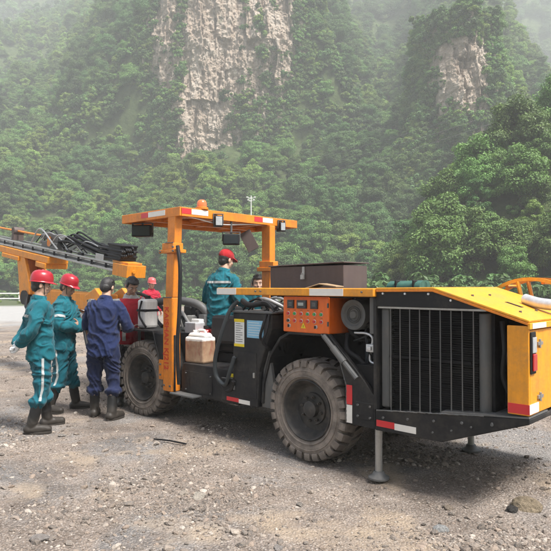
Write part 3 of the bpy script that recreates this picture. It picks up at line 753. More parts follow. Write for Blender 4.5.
# engine bay
m = MB(); m.box(-.40, .72, .62, 1.5, .9, 1.46); m.box(.235, .715, .60, .66, .66, 1.46); part(m, 'engine_block', 'dark', bevel=.02)
m = MB(); m.lathe([(0, .10), (.03, .10), (.04, .115), (.085, .115), (.10, .10), (.128, .10), (.132, .14), (.132, .50), (0, .50)], (.43, 0, 1.305), 'y', 32)
for rr in (.055, .07): m.lathe([(rr - .004, .112), (rr, .104), (rr + .004, .112)], (.43, 0, 1.305), 'y', 32, caps=False)
part(m, 'air_filter', 'grey', smooth=35, bevel=0)
vb = empty('valve_block', (0, 0, 0), 0, rig)
m = MB(); m.box(.56, .635, .10, .18, 1.00, 1.065); m.box(.575, .62, .085, .10, 1.015, 1.05); m.obj('block', M['silver'], vb, None, .006)
for pts in ([(.60, .14, 1.06), (.60, .14, 1.12), (.54, .14, 1.15), (.42, .14, 1.15)], [(.58, .14, 1.0), (.58, .14, .92), (.66, .14, .90), (.71, .14, .90)], [(.63, .14, 1.03), (.68, .14, 1.03), (.70, .2, 1.1)]):
    m = MB(); m.tube(smoothpath(pts, 5), .011, 8); m.obj('pipe', M['silver'], vb, 60)
for k, pts in enumerate(([(.30, .2, 1.13), (.36, .12, 1.00), (.50, .12, .92), (.62, .2, .74)], [(.26, .3, 1.2), (.34, .2, 1.15), (.45, .25, 1.08), (.70, .3, 1.1)], [(.5, .4, 1.42), (.55, .25, 1.25), (.66, .25, 1.2), (.70, .3, .95)])):
    m = MB(); m.tube(smoothpath(pts, 6), .022, 9); part(m, 'hose', 'rubber', smooth=60, bevel=0)
# plates, seams and fittings on the dark sheet metal
def plate(u0, u1, z0, z1, y, parent, name='cover_plate', mat='black', t=.006, bolts=True):
    q = MB(); q.box(u0, u1, y - t, y + .001, z0, z1); o = part(q, name, mat, parent, bevel=.003)
    if bolts:
        for u in (u0 + .025, u1 - .025):
            for z in (z0 + .025, z1 - .025): bolt(o, (u, y - t, z), 'y', .009, 'grey')
    return o
plate(-1.90, -1.42, .37, .60, .10, tk)
dp = plate(-.955, -.64, .46, .90, .0, cab, 'access_door', bolts=False)
for z in (.54, .82): cbox('hinge', 'grey', -.968, -.945, -.014, -.004, z - .03, z + .03, dp, .003)
cbox('latch', 'steel', -.675, -.655, -.022, -.006, .66, .71, dp, .004)
plate(.53, .70, .46, .60, .004, rig)
for k in range(3, 7): bolt(rf, (.78 + .15 * k, .0, .43 + .012 * k if k < 4 else .455 + .05 * (k - 3)), 'y', .007, 'grey')
def weld(pts, parent, r=.006):
    q = MB(); P_ = [Vector(a) for a in pts]; out = []
    for a, b in zip(P_, P_[1:]):
        n_ = max(2, int((b - a).length / .012))
        out += [a.lerp(b, i / n_) + Vector((0, rng_w.uniform(-.0015, .0015), rng_w.uniform(-.002, .002))) for i in range(n_)]
    q.tube(out + [P_[-1]], [r * rng_w.uniform(.7, 1.25) for _ in range(len(out) + 1)], 6); return part(q, 'weld_bead', 'grey', parent, smooth=60, bevel=0)
rng_w = random.Random(77)
weld([(.735, -.001, .556), (1.62, -.001, .646)], rf); weld([(.432, .003, .41), (.432, .003, .72), (.372, .003, .90), (.16, .003, 1.13)], rig); weld([(-1.155, -.001, .61), (-.99, -.001, .618)], cab)
weld([(-2.17, -.013, 1.42), (-2.005, -.013, 1.42)], pn, .007); weld([(-2.12, -.03, 2.041), (-1.97, -.02, 2.041)], pn, .006)
for k in range(10):
    a = Vector((rng_w.uniform(.26, .5), rng_w.uniform(.2, .5), rng_w.uniform(.95, 1.42))); b = Vector((rng_w.uniform(.55, .70), rng_w.uniform(.15, .45), rng_w.uniform(.72, 1.40)))
    q = MB(); q.tube(smoothpath([a, a.lerp(b, .4) + Vector((0, -.06, rng_w.uniform(-.12, .05))), a.lerp(b, .75) + Vector((0, -.05, rng_w.uniform(-.1, .05))), b], 6), rng_w.choice([.007, .010, .013]), 7); part(q, 'hose', rng_w.choice(['rubber', 'rubber', 'grey', 'hose']), smooth=60, bevel=0)
for k in range(9):
    a = Vector((rng_w.uniform(-.98, -.75), rng_w.uniform(.05, .4), 1.31)); b = a + Vector((rng_w.uniform(.2, .45), rng_w.uniform(-.1, .1), .0))
    q = MB(); q.tube(smoothpath([a, a.lerp(b, .3) + Vector((0, 0, rng_w.uniform(.03, .13))), a.lerp(b, .7) + Vector((0, 0, rng_w.uniform(.02, .11))), b], 6), rng_w.choice([.008, .011, .014]), 7); part(q, 'hose', rng_w.choice(['rubber', 'rubber', 'steel', 'box']), smooth=60, bevel=0)
# pillar left of the radiator
m = MB(); m.box(.705, .735, .0, .10, .56, 1.455); part(m, 'radiator_pillar', 'black', bevel=.004)
cbox('strip_light', 'grey', .655, .705, .02, .07, 1.16, 1.455, rig, .006)
# radiator: core of thin fins, side tanks, guard bars
ra = empty('radiator', (0, 0, 0), 0, rig)
RU0, RU1, RZ0, RZ1 = .735, 1.635, .60, 1.375
m = MB(); m.box(RU0 + .10, RU1 - .085, .105, .30, RZ0 - .03, RZ1); 
nf = 46
for k in range(nf):
    z = RZ0 + .01 + (RZ1 - RZ0 - .02) * k / (nf - 1); m.box(RU0 + .095, RU1 - .09, .082, .1045, z - .0028, z + .0028)
co = m.obj('core', M['dark'], ra)
m = MB()
for k in range(nf):
    z = RZ0 + .018 + (RZ1 - RZ0 - .03) * k / (nf - 1); m.box(RU0 + .1, RU1 - .092, .0805, .0835, z - .0008, z + .0008)
fo = m.obj('fin_edges', M['black'], ra); fo['kind'] = 'stuff'
m = MB(); m.box(RU0 + .015, RU0 + .09, .045, .22, RZ0 - .02, RZ1 - .005); m.obj('side_tank', M['grey'], ra, None, .015)
m = MB(); m.tube([(RU1 - .045, .11, RZ0 - .0), (RU1 - .045, .11, RZ1 - .02)], .045, 20); m.obj('side_tank', M['grey'], ra, 60, .008)
for k in range(9):
    u = RU0 + .115 + k * (RU1 - RU0 - .215) / 8; q = MB(); q.tube([(u, .03, RZ0 - .05 + .09 * (u - .72)), (u, .03, RZ1 + .005)], .005, 8); q.obj('guard_bar', M['grey'], ra, 60)
q = MB(); q.box(RU0 + .10, RU1 - .12, .036, .046, .985, 1.005); q.obj('cross_rail', M['dark'], ra); q = MB(); q.box(RU0, RU1, .015, .045, RZ1 - .004, RZ1 + .014); q.obj('cross_rail', M['steel'], ra, None, .003)
m = MB(); m.box(1.64, 1.66, .10, .34, .655, 1.36); m.box(1.50, 1.70, .34, .36, .66, 1.36); m.box(1.702, 1.90, .34, .36, .66, 1.29); m.tube([(1.74, .22, .69), (1.74, .22, 1.05)], .055, 14); m.ball((1.76, .2, 1.0), (.05, .07, .06)); part(m, 'hood_interior', 'dark', smooth=40, bevel=0)
m = MB(); m.tube(smoothpath([(1.69, .15, 1.3), (1.72, .12, 1.1), (1.70, .14, .9), (1.78, .18, .72)], 6), .018, 8); part(m, 'hose', 'rubber', smooth=60, bevel=0)
m = MB(); m.tube(smoothpath([(1.80, .10, 1.26), (1.76, .08, 1.05), (1.80, .10, .95), (1.86, .1, .74)], 6), .012, 8); part(m, 'hose', 'rubber', smooth=60, bevel=0)
# hood
m = MB(); m.prism([(.735, 1.388), (.735, 1.512), (1.24, 1.517), (1.63, 1.388)], .004, .03); hp = part(m, 'hood_side_plate', 'black', bevel=.003)
for (u, z) in ((.80, 1.49), (1.0, 1.49), (1.2, 1.49), (1.38, 1.445)): bolt(hp, (u, .004, z), 'y', .009, 'silver')
m = MB(); m.strip([(.735, 1.528), (1.24, 1.533), (1.935, 1.315)], .016, -.008, 1.12); hd = part(m, 'hood', 'hood', bevel=.004)
m = MB(); m.strip([(.736, 1.511), (1.236, 1.516), (1.93, 1.297)], .017, -.009, .012); part(m, 'hood_rim', 'orange', hd, bevel=.003)
m = MB(); m.box(1.925, 1.943, -.006, 1.11, 1.262, 1.306); part(m, 'hood_lip', 'hood', hd, bevel=.004)
cbox('reflective_tape', 'whitetape', 1.9432, 1.946, .03, .28, 1.266, 1.302, hd)
for v in (.2, .5): bolt(hd, (1.45, v, 1.475), 'z', .010); bolt(hd, (1.80, v, 1.365), 'z', .010)
m = MB(); m.prism([(1.60, 1.4285), (1.72, 1.391), (1.72, 1.3935), (1.60, 1.431)], .42, .47); part(m, 'hood_slot', 'dark', hd, bevel=0)
# rear cover with tail lamp
m = MB(); m.box(1.785, 1.93, .0, .022, .69, 1.285); m.box(1.908, 1.93, .023, .172, .69, 1.255); rc = part(m, 'rear_corner_post', 'yellow', bevel=.006)
m = MB(); m.box(1.906, 1.926, .176, 1.11, .69, 1.255); rd = part(m, 'rear_door', 'yellow', bevel=.006)
for z in (.80, 1.16):
    q = MB(); q.box(1.926, 1.942, .14, .23, z - .012, z + .012); q.tube([(1.94, .175, z - .03), (1.94, .175, z + .03)], .009, 8); part(q, 'hinge', 'steel', rd, bevel=.002)
m = MB(); m.box(.88, 1.90, 1.0, 1.50, .69, 1.28); part(m, 'far_engine_cover', 'yellow', bevel=.02)
tl = empty('tail_lamp', (0, 0, 0), 0, rig)
q = MB(); q.box(1.9305, 1.943, .012, .098, .965, 1.245); q.obj('housing', M['rubber'], tl, None, .006)
q = MB(); q.box(1.943, 1.952, .022, .088, 1.105, 1.21); q.obj('clear_lens', M['lens_clear'], tl, None, .004)
q = MB(); q.box(1.943, 1.955, .022, .088, .985, 1.10); q.obj('red_lens', M['lens_red'], tl, None, .006)
cbox('reflective_tape', 'redtape', 1.79, 1.932, -.003, -.0005, .70, .765, rc); cbox('reflective_tape', 'whitetape', 1.9303, 1.933, .002, .165, .70, .765, rc)
cbox('reflective_tape', 'redtape', .435, .492, .0, .0035, .565, .725, rig); cbox('reflective_tape', 'whitetape', .435, .492, .0, .0035, .412, .560, rig)
t5 = cbox('reflective_tape', 'redtape', .735, .90, -.003, -.0005, .432, .482, rf); cbox('white_half', 'whitetape', .902, 1.09, -.003, -.0005, .428, .478, t5)
# jacks
for (u, v) in ((.72, .05), (.90, 1.32)):
    j = empty('stabiliser_jack', (u, v, 0), 0, rig)
    q = MB(); q.tube([(0, 0, .05), (0, 0, .41)], .030, 16); q.obj('cylinder', M['steel'], j, 60)
    q = MB(); q.lathe([(.085, .0), (.085, .014), (.055, .028), (.040, .06), (.0, .062)], (0, 0, 0), 'z', 18); q.obj('foot', M['grey'], j, 40)
# cable reel at the far rear: two rings, spokes and cage bars
rl = empty('cable_reel', (1.50, 1.27, 1.09), 0, rig)
for k, (y, mt) in enumerate(((-.08, 'hood'), (.16, 'orange'))):
    q = MB(); q.lathe([(.505, y - .012), (.535, y - .012), (.535, y + .012), (.505, y + .012)], (0, 0, 0), 'y', 56, True); rg = q.obj('ring', M[mt], rl, 40)
    q = MB()
    for j in range(8):
        a = j * math.pi / 4 + .2; q.tube([(.1 * math.cos(a), y, .1 * math.sin(a)), (.51 * math.cos(a), y, .51 * math.sin(a))], .018, 6)
    q.obj('spokes', M[mt], rg)
for j in range(10):
    a = j * math.pi / 5 + .1; q = MB(); q.tube([(.50 * math.cos(a), -.08, .50 * math.sin(a)), (.50 * math.cos(a), .16, .50 * math.sin(a))], .016, 6); q.obj('cage_bar', M['orange'], rl, 60)
q = MB(); q.lathe([(.36, -.05), (.36, .13)], (0, 0, 0), 'y', 36); q.obj('cable', M['rubber'], rl, 40)
m = MB(); m.tube(smoothpath([(1.66, .66, 1.448), (1.80, .60, 1.418), (1.98, .60, 1.40), (2.25, .75, 1.35), (2.5, 1.1, 1.2), (2.6, 1.3, .7)], 6), .042, 12); part(m, 'supply_cable', 'silver', smooth=60, bevel=0)
# operator seat
se = empty('operator_seat', (-1.59, .40, .69), R(10), rig)
q = MB(); q.box(-.19, .19, -.05, .05, .20, .53, Matrix.Rotation(R(-6), 4, 'X')); q.obj('backrest', M['rubber'], se, None, .04)
q = MB(); q.box(-.19, .19, .04, .42, .10, .20); q.obj('cushion', M['rubber'], se, None, .03)
q = MB(); q.box(-.12, .12, .02, .30, -.0, .10); q.obj('pedestal', M['dark'], se)
# hoses at the articulation
for pts, r, mt in (([(-.93, .02, 1.40), (-1.0, -.03, 1.30), (-1.10, -.06, 1.05), (-1.20, -.05, .80), (-1.20, -.03, .62), (-1.08, -.02, .55), (-.99, -.04, .68), (-.93, -.03, .84)], .021, 'hose'),
                   ([(-1.30, .06, .62), (-1.22, .03, .54), (-1.10, .02, .48), (-.99, .0, .52), (-.95, -.02, .60)], .022, 'rubber'),
                   ([(-.95, .1, 1.40), (-.80, .06, 1.36), (-.62, .1, 1.38), (-.5, .12, 1.33)], .028, 'rubber'), ([(-.9, .2, 1.36), (-.7, .15, 1.42), (-.52, .2, 1.36), (-.42, .25, 1.3)], .022, 'steel'),
                   ([(-.85, .3, 1.33), (-.68, .24, 1.38), (-.5, .3, 1.34)], .03, 'rubber'),
                   ([(-.50, -.01, 1.28), (-.52, -.04, 1.16), (-.56, -.03, 1.06), (-.55, .02, 1.0)], .014, 'rubber'), ([(-.46, -.01, 1.28), (-.47, -.04, 1.12), (-.53, -.03, 1.02), (-.52, .03, .96)], .012, 'rubber'),
                   ([(-1.90, -.01, 2.0), (-1.84, -.02, 1.75), (-1.85, -.02, 1.3), (-1.88, -.02, .95), (-1.90, .0, .65), (-1.92, .03, .45)], .022, 'rubber')):
    m = MB(); m.tube(smoothpath(pts, 7), r, 10); part(m, 'hose', mt, smooth=60, bevel=0)
# pump and valve clutter on the front body
rng = random.Random(5)
m = MB(); m.tube(smoothpath([(-3.0, .40, 1.33), (-2.6, .42, 1.37), (-2.2, .44, 1.35), (-2.06, .50, 1.27), (-2.03, .56, 1.12), (-2.03, .58, .98)], 6), .048, 14); part(m, 'exhaust_pipe', 'grey', smooth=60, bevel=0)
m = MB(); m.box(-2.95, -2.03, .86, 1.18, .99, 1.30); part(m, 'oil_tank', 'black', bevel=.03)
for k in range(22):
    u = rng.uniform(-2.6, -2.05); v = rng.uniform(.36, 1.15); s = rng.uniform(.05, .12); h = rng.uniform(.08, .22)
    z0 = .992 if v > .36 else 1.0
    if v < .36: v = .40
    cbox('valve_body', rng.choice(['white', 'white', 'silver', 'silver', 'grey']), u - s, u + s, v - s * .7, v + s * .7, z0, z0 + h, rig, .008)
for k in range(4):
    u = -2.45 + k * .11; m = MB(); m.tube([(u, .62, 1.10), (u + rng.uniform(-.02, .02), .60, 1.26)], .008, 7); m.ball((u, .60, 1.27), .018, 10, 7); part(m, 'control_lever', 'btn_black', smooth=60, bevel=0)
for k in range(9):
    a = Vector((rng.uniform(-2.9, -2.1), rng.uniform(.38, .9), 1.02)); b = a + Vector((rng.uniform(.15, .5), rng.uniform(-.2, .3), rng.uniform(-.01, .05)))
    m = MB(); m.tube(smoothpath([a, a.lerp(b, .35) + Vector((0, 0, rng.uniform(.10, .24))), a.lerp(b, .7) + Vector((0, 0, rng.uniform(.06, .18))), b], 6), rng.choice([.014, .018, .022]), 8); part(m, 'hose', rng.choice(['rubber', 'rubber', 'hose', 'steel']), smooth=60, bevel=0)
wt = empty('white_tank', (-2.80, .20, 1.028), 0, rig)
q = MB(); q.box(-.09, .09, -.10, .10, .0, .36); q.obj('shell', M['white'], wt, None, .035)
q = MB(); q.tube([(0, 0, .36), (0, 0, .40)], .035, 14); q.obj('cap', M['rubber'], wt, 40)
for z in (.22,): q = MB(); q.box(-.096, .096, -.106, .106, z - .016, z + .016); q.obj('strap', M['rubber'], wt, None, .01)
q = MB(); q.tube(smoothpath([(.05, -.12, .34), (.0, -.125, .18), (.07, -.12, .08), (.12, -.1, .02)], 6), .012, 8); q.obj('strap', M['rubber'], wt, 60)
# boom, saddle and feed
def bm(*p): return Vector(p)
bo = empty('boom', (0, 0, 0), 0, rig)
q = MB(); q.prism([(-4.98, .72), (-5.02, 1.40), (-4.70, 1.52), (-4.40, 1.30), (-4.40, .72)], .52, .60); q.prism([(-4.98, .72), (-5.02, 1.40), (-4.70, 1.52), (-4.40, 1.30), (-4.40, .72)], .98, 1.06); q.box(-4.55, -4.40, .60, .98, .72, 1.2); sb = q.obj('swing_bracket', M['boom'], bo, None, .012)
for (u, z) in ((-4.9, .85), (-4.9, 1.1), (-4.9, 1.32), (-4.55, .85), (-4.55, 1.15)): bolt(sb, (u, .52, z), 'y', .022, 'rubber')
q = MB(); q.tube([(-4.72, .45, 1.28), (-4.72, 1.13, 1.28)], .075, 16); q.obj('pivot_pin', M['steel'], bo, 40)
q = MB(); q.box(0, 2.7, -.13, .13, -.14, .14, Matrix.Translation((-4.70, .79, 1.28)) @ Matrix.Rotation(math.pi, 4, 'Z') @ Matrix.Rotation(R(-2), 4, 'Y')); q.obj('boom_tube', M['boom'], bo, None, .025)
q = MB(); q.tube([(-4.75, .79, .95), (-5.9, .79, 1.12)], .07, 12); q.tube([(-5.9, .79, 1.12), (-6.4, .79, 1.2)], .035, 12); q.obj('lift_cylinder', M['steel'], bo, 60)
q = MB(); q.ball((-7.40, .79, 1.34), (.20, .2, .22)); q.tube([(-7.40, .56, 1.34), (-7.40, 1.02, 1.34)], .13, 16); q.tube([(-7.38, .79, .98), (-7.38, .79, 1.3)], .12, 14); q.obj('knuckle', M['rubber'], bo, 50)
q = MB(); q.prism([(-7.65, 1.30), (-7.72, 1.75), (-7.80, 2.12), (-7.45, 2.08), (-7.30, 1.75), (-7.22, 1.40)], .60, .66); q.prism([(-7.65, 1.30), (-7.72, 1.75), (-7.80, 2.12), (-7.45, 2.08), (-7.30, 1.75), (-7.22, 1.40)], .92, .98); q.box(-7.68, -7.62, .66, .92, 1.4, 2.05); q.obj('upright_arm', M['boom'], bo, None, .01)
fa, fb = Vector((-4.16, .78, 1.822)), Vector((-9.6, .78, 2.60))
FD = (fb - fa).normalized(); FL = (fb - fa).length; FUP = Vector((0, 1, 0)).cross(FD); FUP = FUP if FUP.z > 0 else -FUP
FM = Matrix(((FD.x, 0, FUP.x, fa.x), (FD.y, 1, FUP.y, fa.y), (FD.z, 0, FUP.z, fa.z), (0, 0, 0, 1)))
def fd(q, name, mat, parent=None, smooth=None, bevel=0.0):
    me = q.mesh(name); me.transform(FM); return link(name, me, M[mat], parent or fe, smooth, bevel)
fe = empty('feed', (0, 0, 0), 0, rig)
q = MB(); q.box(2.3, 4.5, -.19, .19, -.215, -.095); fd(q, 'saddle', 'boom', None, None, .012)
q = MB(); q.box(2.35, 2.75, -.21, .21, -.31, -.216); q.box(3.5, 4.3, -.21, .21, -.30, -.216); fd(q, 'saddle', 'boom', None, None, .012)
q = MB(); q.box(0, FL, -.13, .13, -.075, -.02); fb_ = fd(q, 'feed_beam', 'grey', None, None, .008)
for s in (-1, 1):
    q = MB(); q.box(.0, FL, s * .135 - .02, s * .135 + .02, .02, .05); q.box(.0, FL, s * .14 - .012, s * .14 + .012, -.085, -.045); q.box(0, FL, s * .10 - .01, s * .10 + .01, -.02, .015); fd(q, 'rail', 'steel', fb_, None, .006)
q = MB(); q.box(-.20, .20, -.16, .16, -.13, .05); q.tube([(-.21, -.05, -.04), (-.22, -.05, -.04)], .03, 12); eb = fd(q, 'end_block', 'boom', None, None, .012)
q = MB(); q.box(-.15, .28, -.12, .12, .052, .085); fd(q, 'end_plate', 'boom', eb, None, .004)
q = MB(); q.tube([(2.35, -.02, .235), (FL, -.02, .235)], .020, 10); fd(q, 'drill_rod', 'orange', None, 60)
for x in (4.1, 5.4): q = MB(); q.box(x - .05, x + .05, -.10, .10, .052, .17); q.tube([(x, -.10, .235), (x, .10, .235)], .075, 14); q.tube([(x - .04, -.02, .235), (x + .04, -.02, .235)], .07, 14); fd(q, 'rod_guide', 'box', None, 40, .004)
q = MB(); q.box(2.15, 2.75, -.12, .12, .052, .16); q.box(2.2, 2.6, -.09, .09, .16, .30); q.tube([(2.1, -.02, .235), (2.9, -.02, .235)], .055, 12); dr = fd(q, 'drifter', 'grey', None, 40, .008)
q = MB(); q.tube([(2.5, -.10, .10), (2.5, -.10, .25)], .03, 10); q.box(2.4, 2.5, -.125, -.12, .08, .24); fd(q, 'drifter_bracket', 'orange', dr)
for k in range(13):
    y = -.13 + .022 * (k % 7) * 2 / 1.3; lift = .03 + .028 * (k // 3); r = .017
    e0 = Vector((2.15 - .03 * k, y * .7, .20)); sag = rng.uniform(.04, .12)
    pts = [e0, Vector((1.7, y, .14 + lift + sag)), Vector((1.1, y, .10 + lift + .04)), Vector((.6, y, .085 + lift)), Vector((.15 + .015 * k, y, .085 + lift)), Vector((.02, y, .12 + lift)), Vector((.10, y, .16 + lift)), Vector((.7, y, .17 + lift * .8))]
    q = MB(); q.tube(smoothpath(pts, 6), r, 8); fd(q, 'hose', 'rubber', None, 60)
q = MB(); q.box(.05, .40, -.14, .14, .09, .33); q.box(.03, .42, -.15, .15, .14, .17); q.box(.03, .42, -.15, .15, .22, .25); q.box(.03, .42, -.15, .15, .30, .33); fd(q, 'hose_clamp', 'rubber', None, None, .01)
for k in range(12):
    y = rng.uniform(-.15, .10); a0 = rng.uniform(1.4, 3.2); pts = [Vector((a0, y, .10)), Vector((a0 - .35, y + rng.uniform(-.05, .05), .22 + rng.uniform(0, .16))), Vector((a0 - .8, y, .16 + rng.uniform(0, .10))), Vector((a0 - 1.15, y + rng.uniform(-.05, .05), .07))]
    q = MB(); q.tube(smoothpath(pts, 6), rng.choice([.009, .012, .015]), 7); fd(q, 'hose', rng.choice(['rubber', 'rubber', 'rubber', 'steel']), None, 60)
for x in np.linspace(.4, FL - .3, 12):
    q = MB(); q.box(x - .035, x + .035, -.158, -.155, -.05, .02); fd(q, 'rail_bolt_plate', 'dark', fb_, None, .004)
q = MB(); q.box(.5, .75, -.15, -.14, .03, .14); q.box(.55, .7, -.12, .12, .05, .10); fd(q, 'carriage', 'steel', None, None, .01)
for x in (1.2, 1.6): q = MB(); q.box(x, x + .14, -.145, -.10, .03, .09); fd(q, 'slide_shoe', 'rubber', None, None, .006)
for k, pts in enumerate(([(-4.4, .6, 1.0), (-4.0, .5, 1.25), (-3.6, .7, 1.2), (-3.2, .7, 1.0)], [(-4.6, .9, 1.2), (-4.1, .8, 1.45), (-3.6, .9, 1.3), (-3.2, .9, 1.0)], [(-7.3, .6, 1.4), (-7.1, .5, 1.15), (-6.6, .55, 1.1), (-6.2, .6, 1.2)], [(-5.0, .5, .9), (-4.7, .45, .55), (-4.2, .45, .45), (-3.5, .5, .6)])):
    m = MB(); m.tube(smoothpath(pts, 6), .026, 8); part(m, 'hose', 'rubber', smooth=60, bevel=0)

# ------------------------------------------------------------------ things lying on the rig
def on_rig(name, u, v, z, rz=0.0): return empty(name, rw(u, v, z), RIG_RZ + rz)
# brown steel box
bx = on_rig('steel_box', -.38, .62, 1.462)
tag(bx, 'long brown steel box with a padlock standing on top of the rig', 'box')
q = MB(); q.box(-.50, .46, -.19, .19, 0, .285); q.obj('body', M['box'], bx, None, .006)
q = MB(); q.prism([(-.515, .285), (.475, .305), (.475, .318), (-.515, .298)], -.205, .205); q.obj('lid', M['box'], bx, None, .004)
q = MB(); q.box(-.05, -.015, -.2, -.191, .20, .28); hp_ = q.obj('hasp', M['steel'], bx, None, .003)
q = MB(); q.box(-.052, -.012, -.222, -.2005, .155, .20); q.tube([(-.045, -.211, .2), (-.045, -.211, .215), (-.032, -.211, .225), (-.019, -.211, .215), (-.019, -.211, .2)], .004, 6); q.obj('padlock', M['steel'], hp_)
m = MB(); m.box(-.5, .46, -.19, .19, 1.42, 1.459, Matrix.Translation((-.38, .62, 0))); part(m, 'top_plate', 'dark')
# plastic jerrycan
t = NT('stained_plastic'); o_ = t.obj(); n_ = t.noise(o_, 7, 6, .65); n2_ = t.noise(t.mapping(o_, (1, 1, .3)), 14, 5, .6)
sp = t.n('SeparateXYZ'); t.l(o_, sp.inputs[0])
c_ = t.mix(t.ramp(n_, [(.35, 0.0), (.65, 1.0)]), (.26, .145, .09), (.42, .29, .185)); c_ = t.mix(t.ramp(n2_, [(.55, 0.0), (.68, .7)]), c_, (.26, .085, .06))
c_ = t.mix(t.ramp(t.math('ADD', sp.outputs[2], t.math('MULTIPLY', n_, .06)), [(.27, 0.0), (.285, 1.0)]), c_, (.74, .72, .68))
t.bsdf(c_, .4, 0, .5, n_, .1, .01, Subsurface_Weight=.1); M['jerry'] = t.m
jc = on_rig('jerrycan', -1.80, .235, .687, R(6)); tag(jc, 'stained cream plastic jerrycan standing on the step beside the canopy post', 'jerrycan')
q = MB(); q.box(-.15, .15, -.10, .10, 0, .29); q.prism([(-.15, .29), (.15, .29), (.11, .335), (-.11, .335)], -.07, .07); q.obj('shell', M['jerry'], jc, None, .05)
q = MB(); q.tube(smoothpath([(-.03, 0, .325), (-.02, 0, .36), (.07, 0, .36), (.09, 0, .325)], 4), .015, 8); q.obj('handle', M['white'], jc, 60)
q = MB(); q.tube([(-.08, 0, .325), (-.08, 0, .36)], .028, 14); q.obj('cap', M['white'], jc, 40, .004)
rcn = on_rig('red_canister', -1.90, .40, .687); tag(rcn, 'red canister half hidden between the canopy post and the cream jerrycan', 'canister')
q = MB(); q.tube([(0, 0, 0), (0, 0, .36)], .085, 20); q.obj('shell', M['lens_red'], rcn, 40, .02); q = MB(); q.tube([(0, 0, .36), (0, 0, .40)], .03, 12); q.obj('cap', M['rubber'], rcn, 40)
bbk = on_rig('blue_bucket', -1.42, .56, .302); tag(bbk, 'small blue plastic bucket below the black operator seat', 'bucket')
q = MB(); q.lathe([(.085, 0), (.115, .60), (.122, .60), (.122, .62), (.108, .62), (.08, .03)], (0, 0, 0), 'z', 20); q.obj('pail', plain('blue_plastic', (.02, .25, .45), .4), bbk, 40)
q = MB(); q.tube(smoothpath([(-.118, 0, .58), (-.07, -.05, .52), (0, -.1, .50), (.07, -.05, .52), (.118, 0, .58)], 4), .004, 6); q.obj('handle', M['steel'], bbk)
gr = on_rig('green_roll', .30, .95, 1.462, R(0)); tag(gr, 'rolled dark green tarpaulin lying beside the brown steel box', 'tarpaulin roll')
q = MB()
for k in range(4): q.tube([(-.04, -.02 + .03 * k, .07 + .012 * (k % 2)), (.32, -.02 + .03 * k, .075 + .012 * (k % 2))], .055, 14)
q.obj('roll', plain('green_tarpaulin', (.03, .10, .075), .6, var=.4, bstr=.4), gr, 50)
q = MB()
for x in (.05, .24): q.box(x, x + .02, -.08, .13, .01, .145)
q.obj('strap', M['rubber'], gr, None, .02)
pb = on_rig('scrap_board', -.02, .25, 1.462, R(14)); tag(pb, 'small weathered scrap of board lying behind the guard bar', 'board')
m = MB(); m.prism([(-.17, .05), (.0, .10), (.17, .075), (.17, .087), (.0, .113), (-.17, .062)], -.09, .09); m.obj('board', plain('weathered_board', (.30, .20, .11), .8, var=.3), pb, None, .003)
cbox('support_rail', 'dark', -.4, .7, .03, .60, 1.448, 1.461, rig)
# ------------------------------------------------------------------ people
def remesh(mb, voxel, smooth_it=6, smooth_f=.5, wrinkle=0.0, wseed=0.0, wscale=9.0):
    """joins overlapping closed forms into one continuous skin"""
    me = mb.mesh('tmp'); o = bpy.data.objects.new('tmp', me); C.objects.link(o)
    r = o.modifiers.new('r', 'REMESH'); r.mode = 'VOXEL'; r.voxel_size = voxel; r.use_smooth_shade = True
    if smooth_it: s = o.modifiers.new('s', 'SMOOTH'); s.factor = smooth_f; s.iterations = smooth_it
    dg = bpy.context.evaluated_depsgraph_get(); out = bpy.data.meshes.new_from_object(o.evaluated_get(dg))
    bpy.data.objects.remove(o); bpy.data.meshes.remove(me)
    if wrinkle > 0:
        n = len(out.vertices); co = np.empty(n * 3); out.vertices.foreach_get('co', co); co = co.reshape(-1, 3)
        nr = np.empty(n * 3); out.vertices.foreach_get('normal', nr); nr = nr.reshape(-1, 3)
        d = np.empty(n)
        for i in range(n):
            x, y, z = co[i]
            a = mn.noise(Vector((x * 6 + wseed, y * 6, z * 4)))
            w = Vector((x * 3.1 + wseed, y * 3.1, z * 3.1)); k = mn.noise(w) * 1.6
            b = abs(mn.noise(Vector((x * 4.5 + wseed + .7 * k, y * 4.5 - .7 * k, z * 9 + 7 * x - 3 * y + 2.2 * k))))      # sharp pull folds
            c = abs(mn.noise(Vector((x * 9 - k, y * 9 + wseed, z * 14 - 9 * y - 6 * x + 2 * k))))
            d[i] = wrinkle * (a * .6 + 1.0 * max(0, 1 - b * 3.0) ** 1.3 + .30 * max(0, 1 - c * 3.0) ** 1.3 - .4)
        co += nr * d[:, None]; out.vertices.foreach_set('co', co.ravel()); out.update()
    out.polygons.foreach_set('use_smooth', [True] * len(out.polygons)); return out
def bvh_of(me):
    return BVHTree.FromPolygons([v.co for v in me.vertices], [p.vertices[:] for p in me.polygons])
def ribbon(me, rays, half, off=.004):
    """band laid on a surface: rays = (outside point, direction, across direction)"""
    b = bvh_of(me); m = MB(); rows = []
    for (p, d, w) in rays:
        row = []
        for s in (-1, 0, 1):
            q = Vector(p) + Vector(w) * half * s; h = b.ray_cast(q, Vector(d).normalized(), .6)
            if h[0] is None: row = None; break
            row.append(h[0] - Vector(d).normalized() * off)
        rows.append(row)
    for r0, r1 in zip(rows, rows[1:]):
        if r0 and r1: m.add(r0 + r1, [(0, 1, 4, 3), (1, 2, 5, 4)])
    return m if m.v else None
SKIN = {}
for k, c in dict(tan=(.50, .31, .22), brown=(.38, .225, .155), light=(.56, .37, .275)).items():
    SKIN[k] = plain('skin_' + k, c, .5, 0, .4, .1, 30, .1, Subsurface_Weight=.12)
t = NT('black_hair'); o_ = t.obj(); n_ = t.noise(t.mapping(o_, (1, 1, .25)), 120, 4, .6)
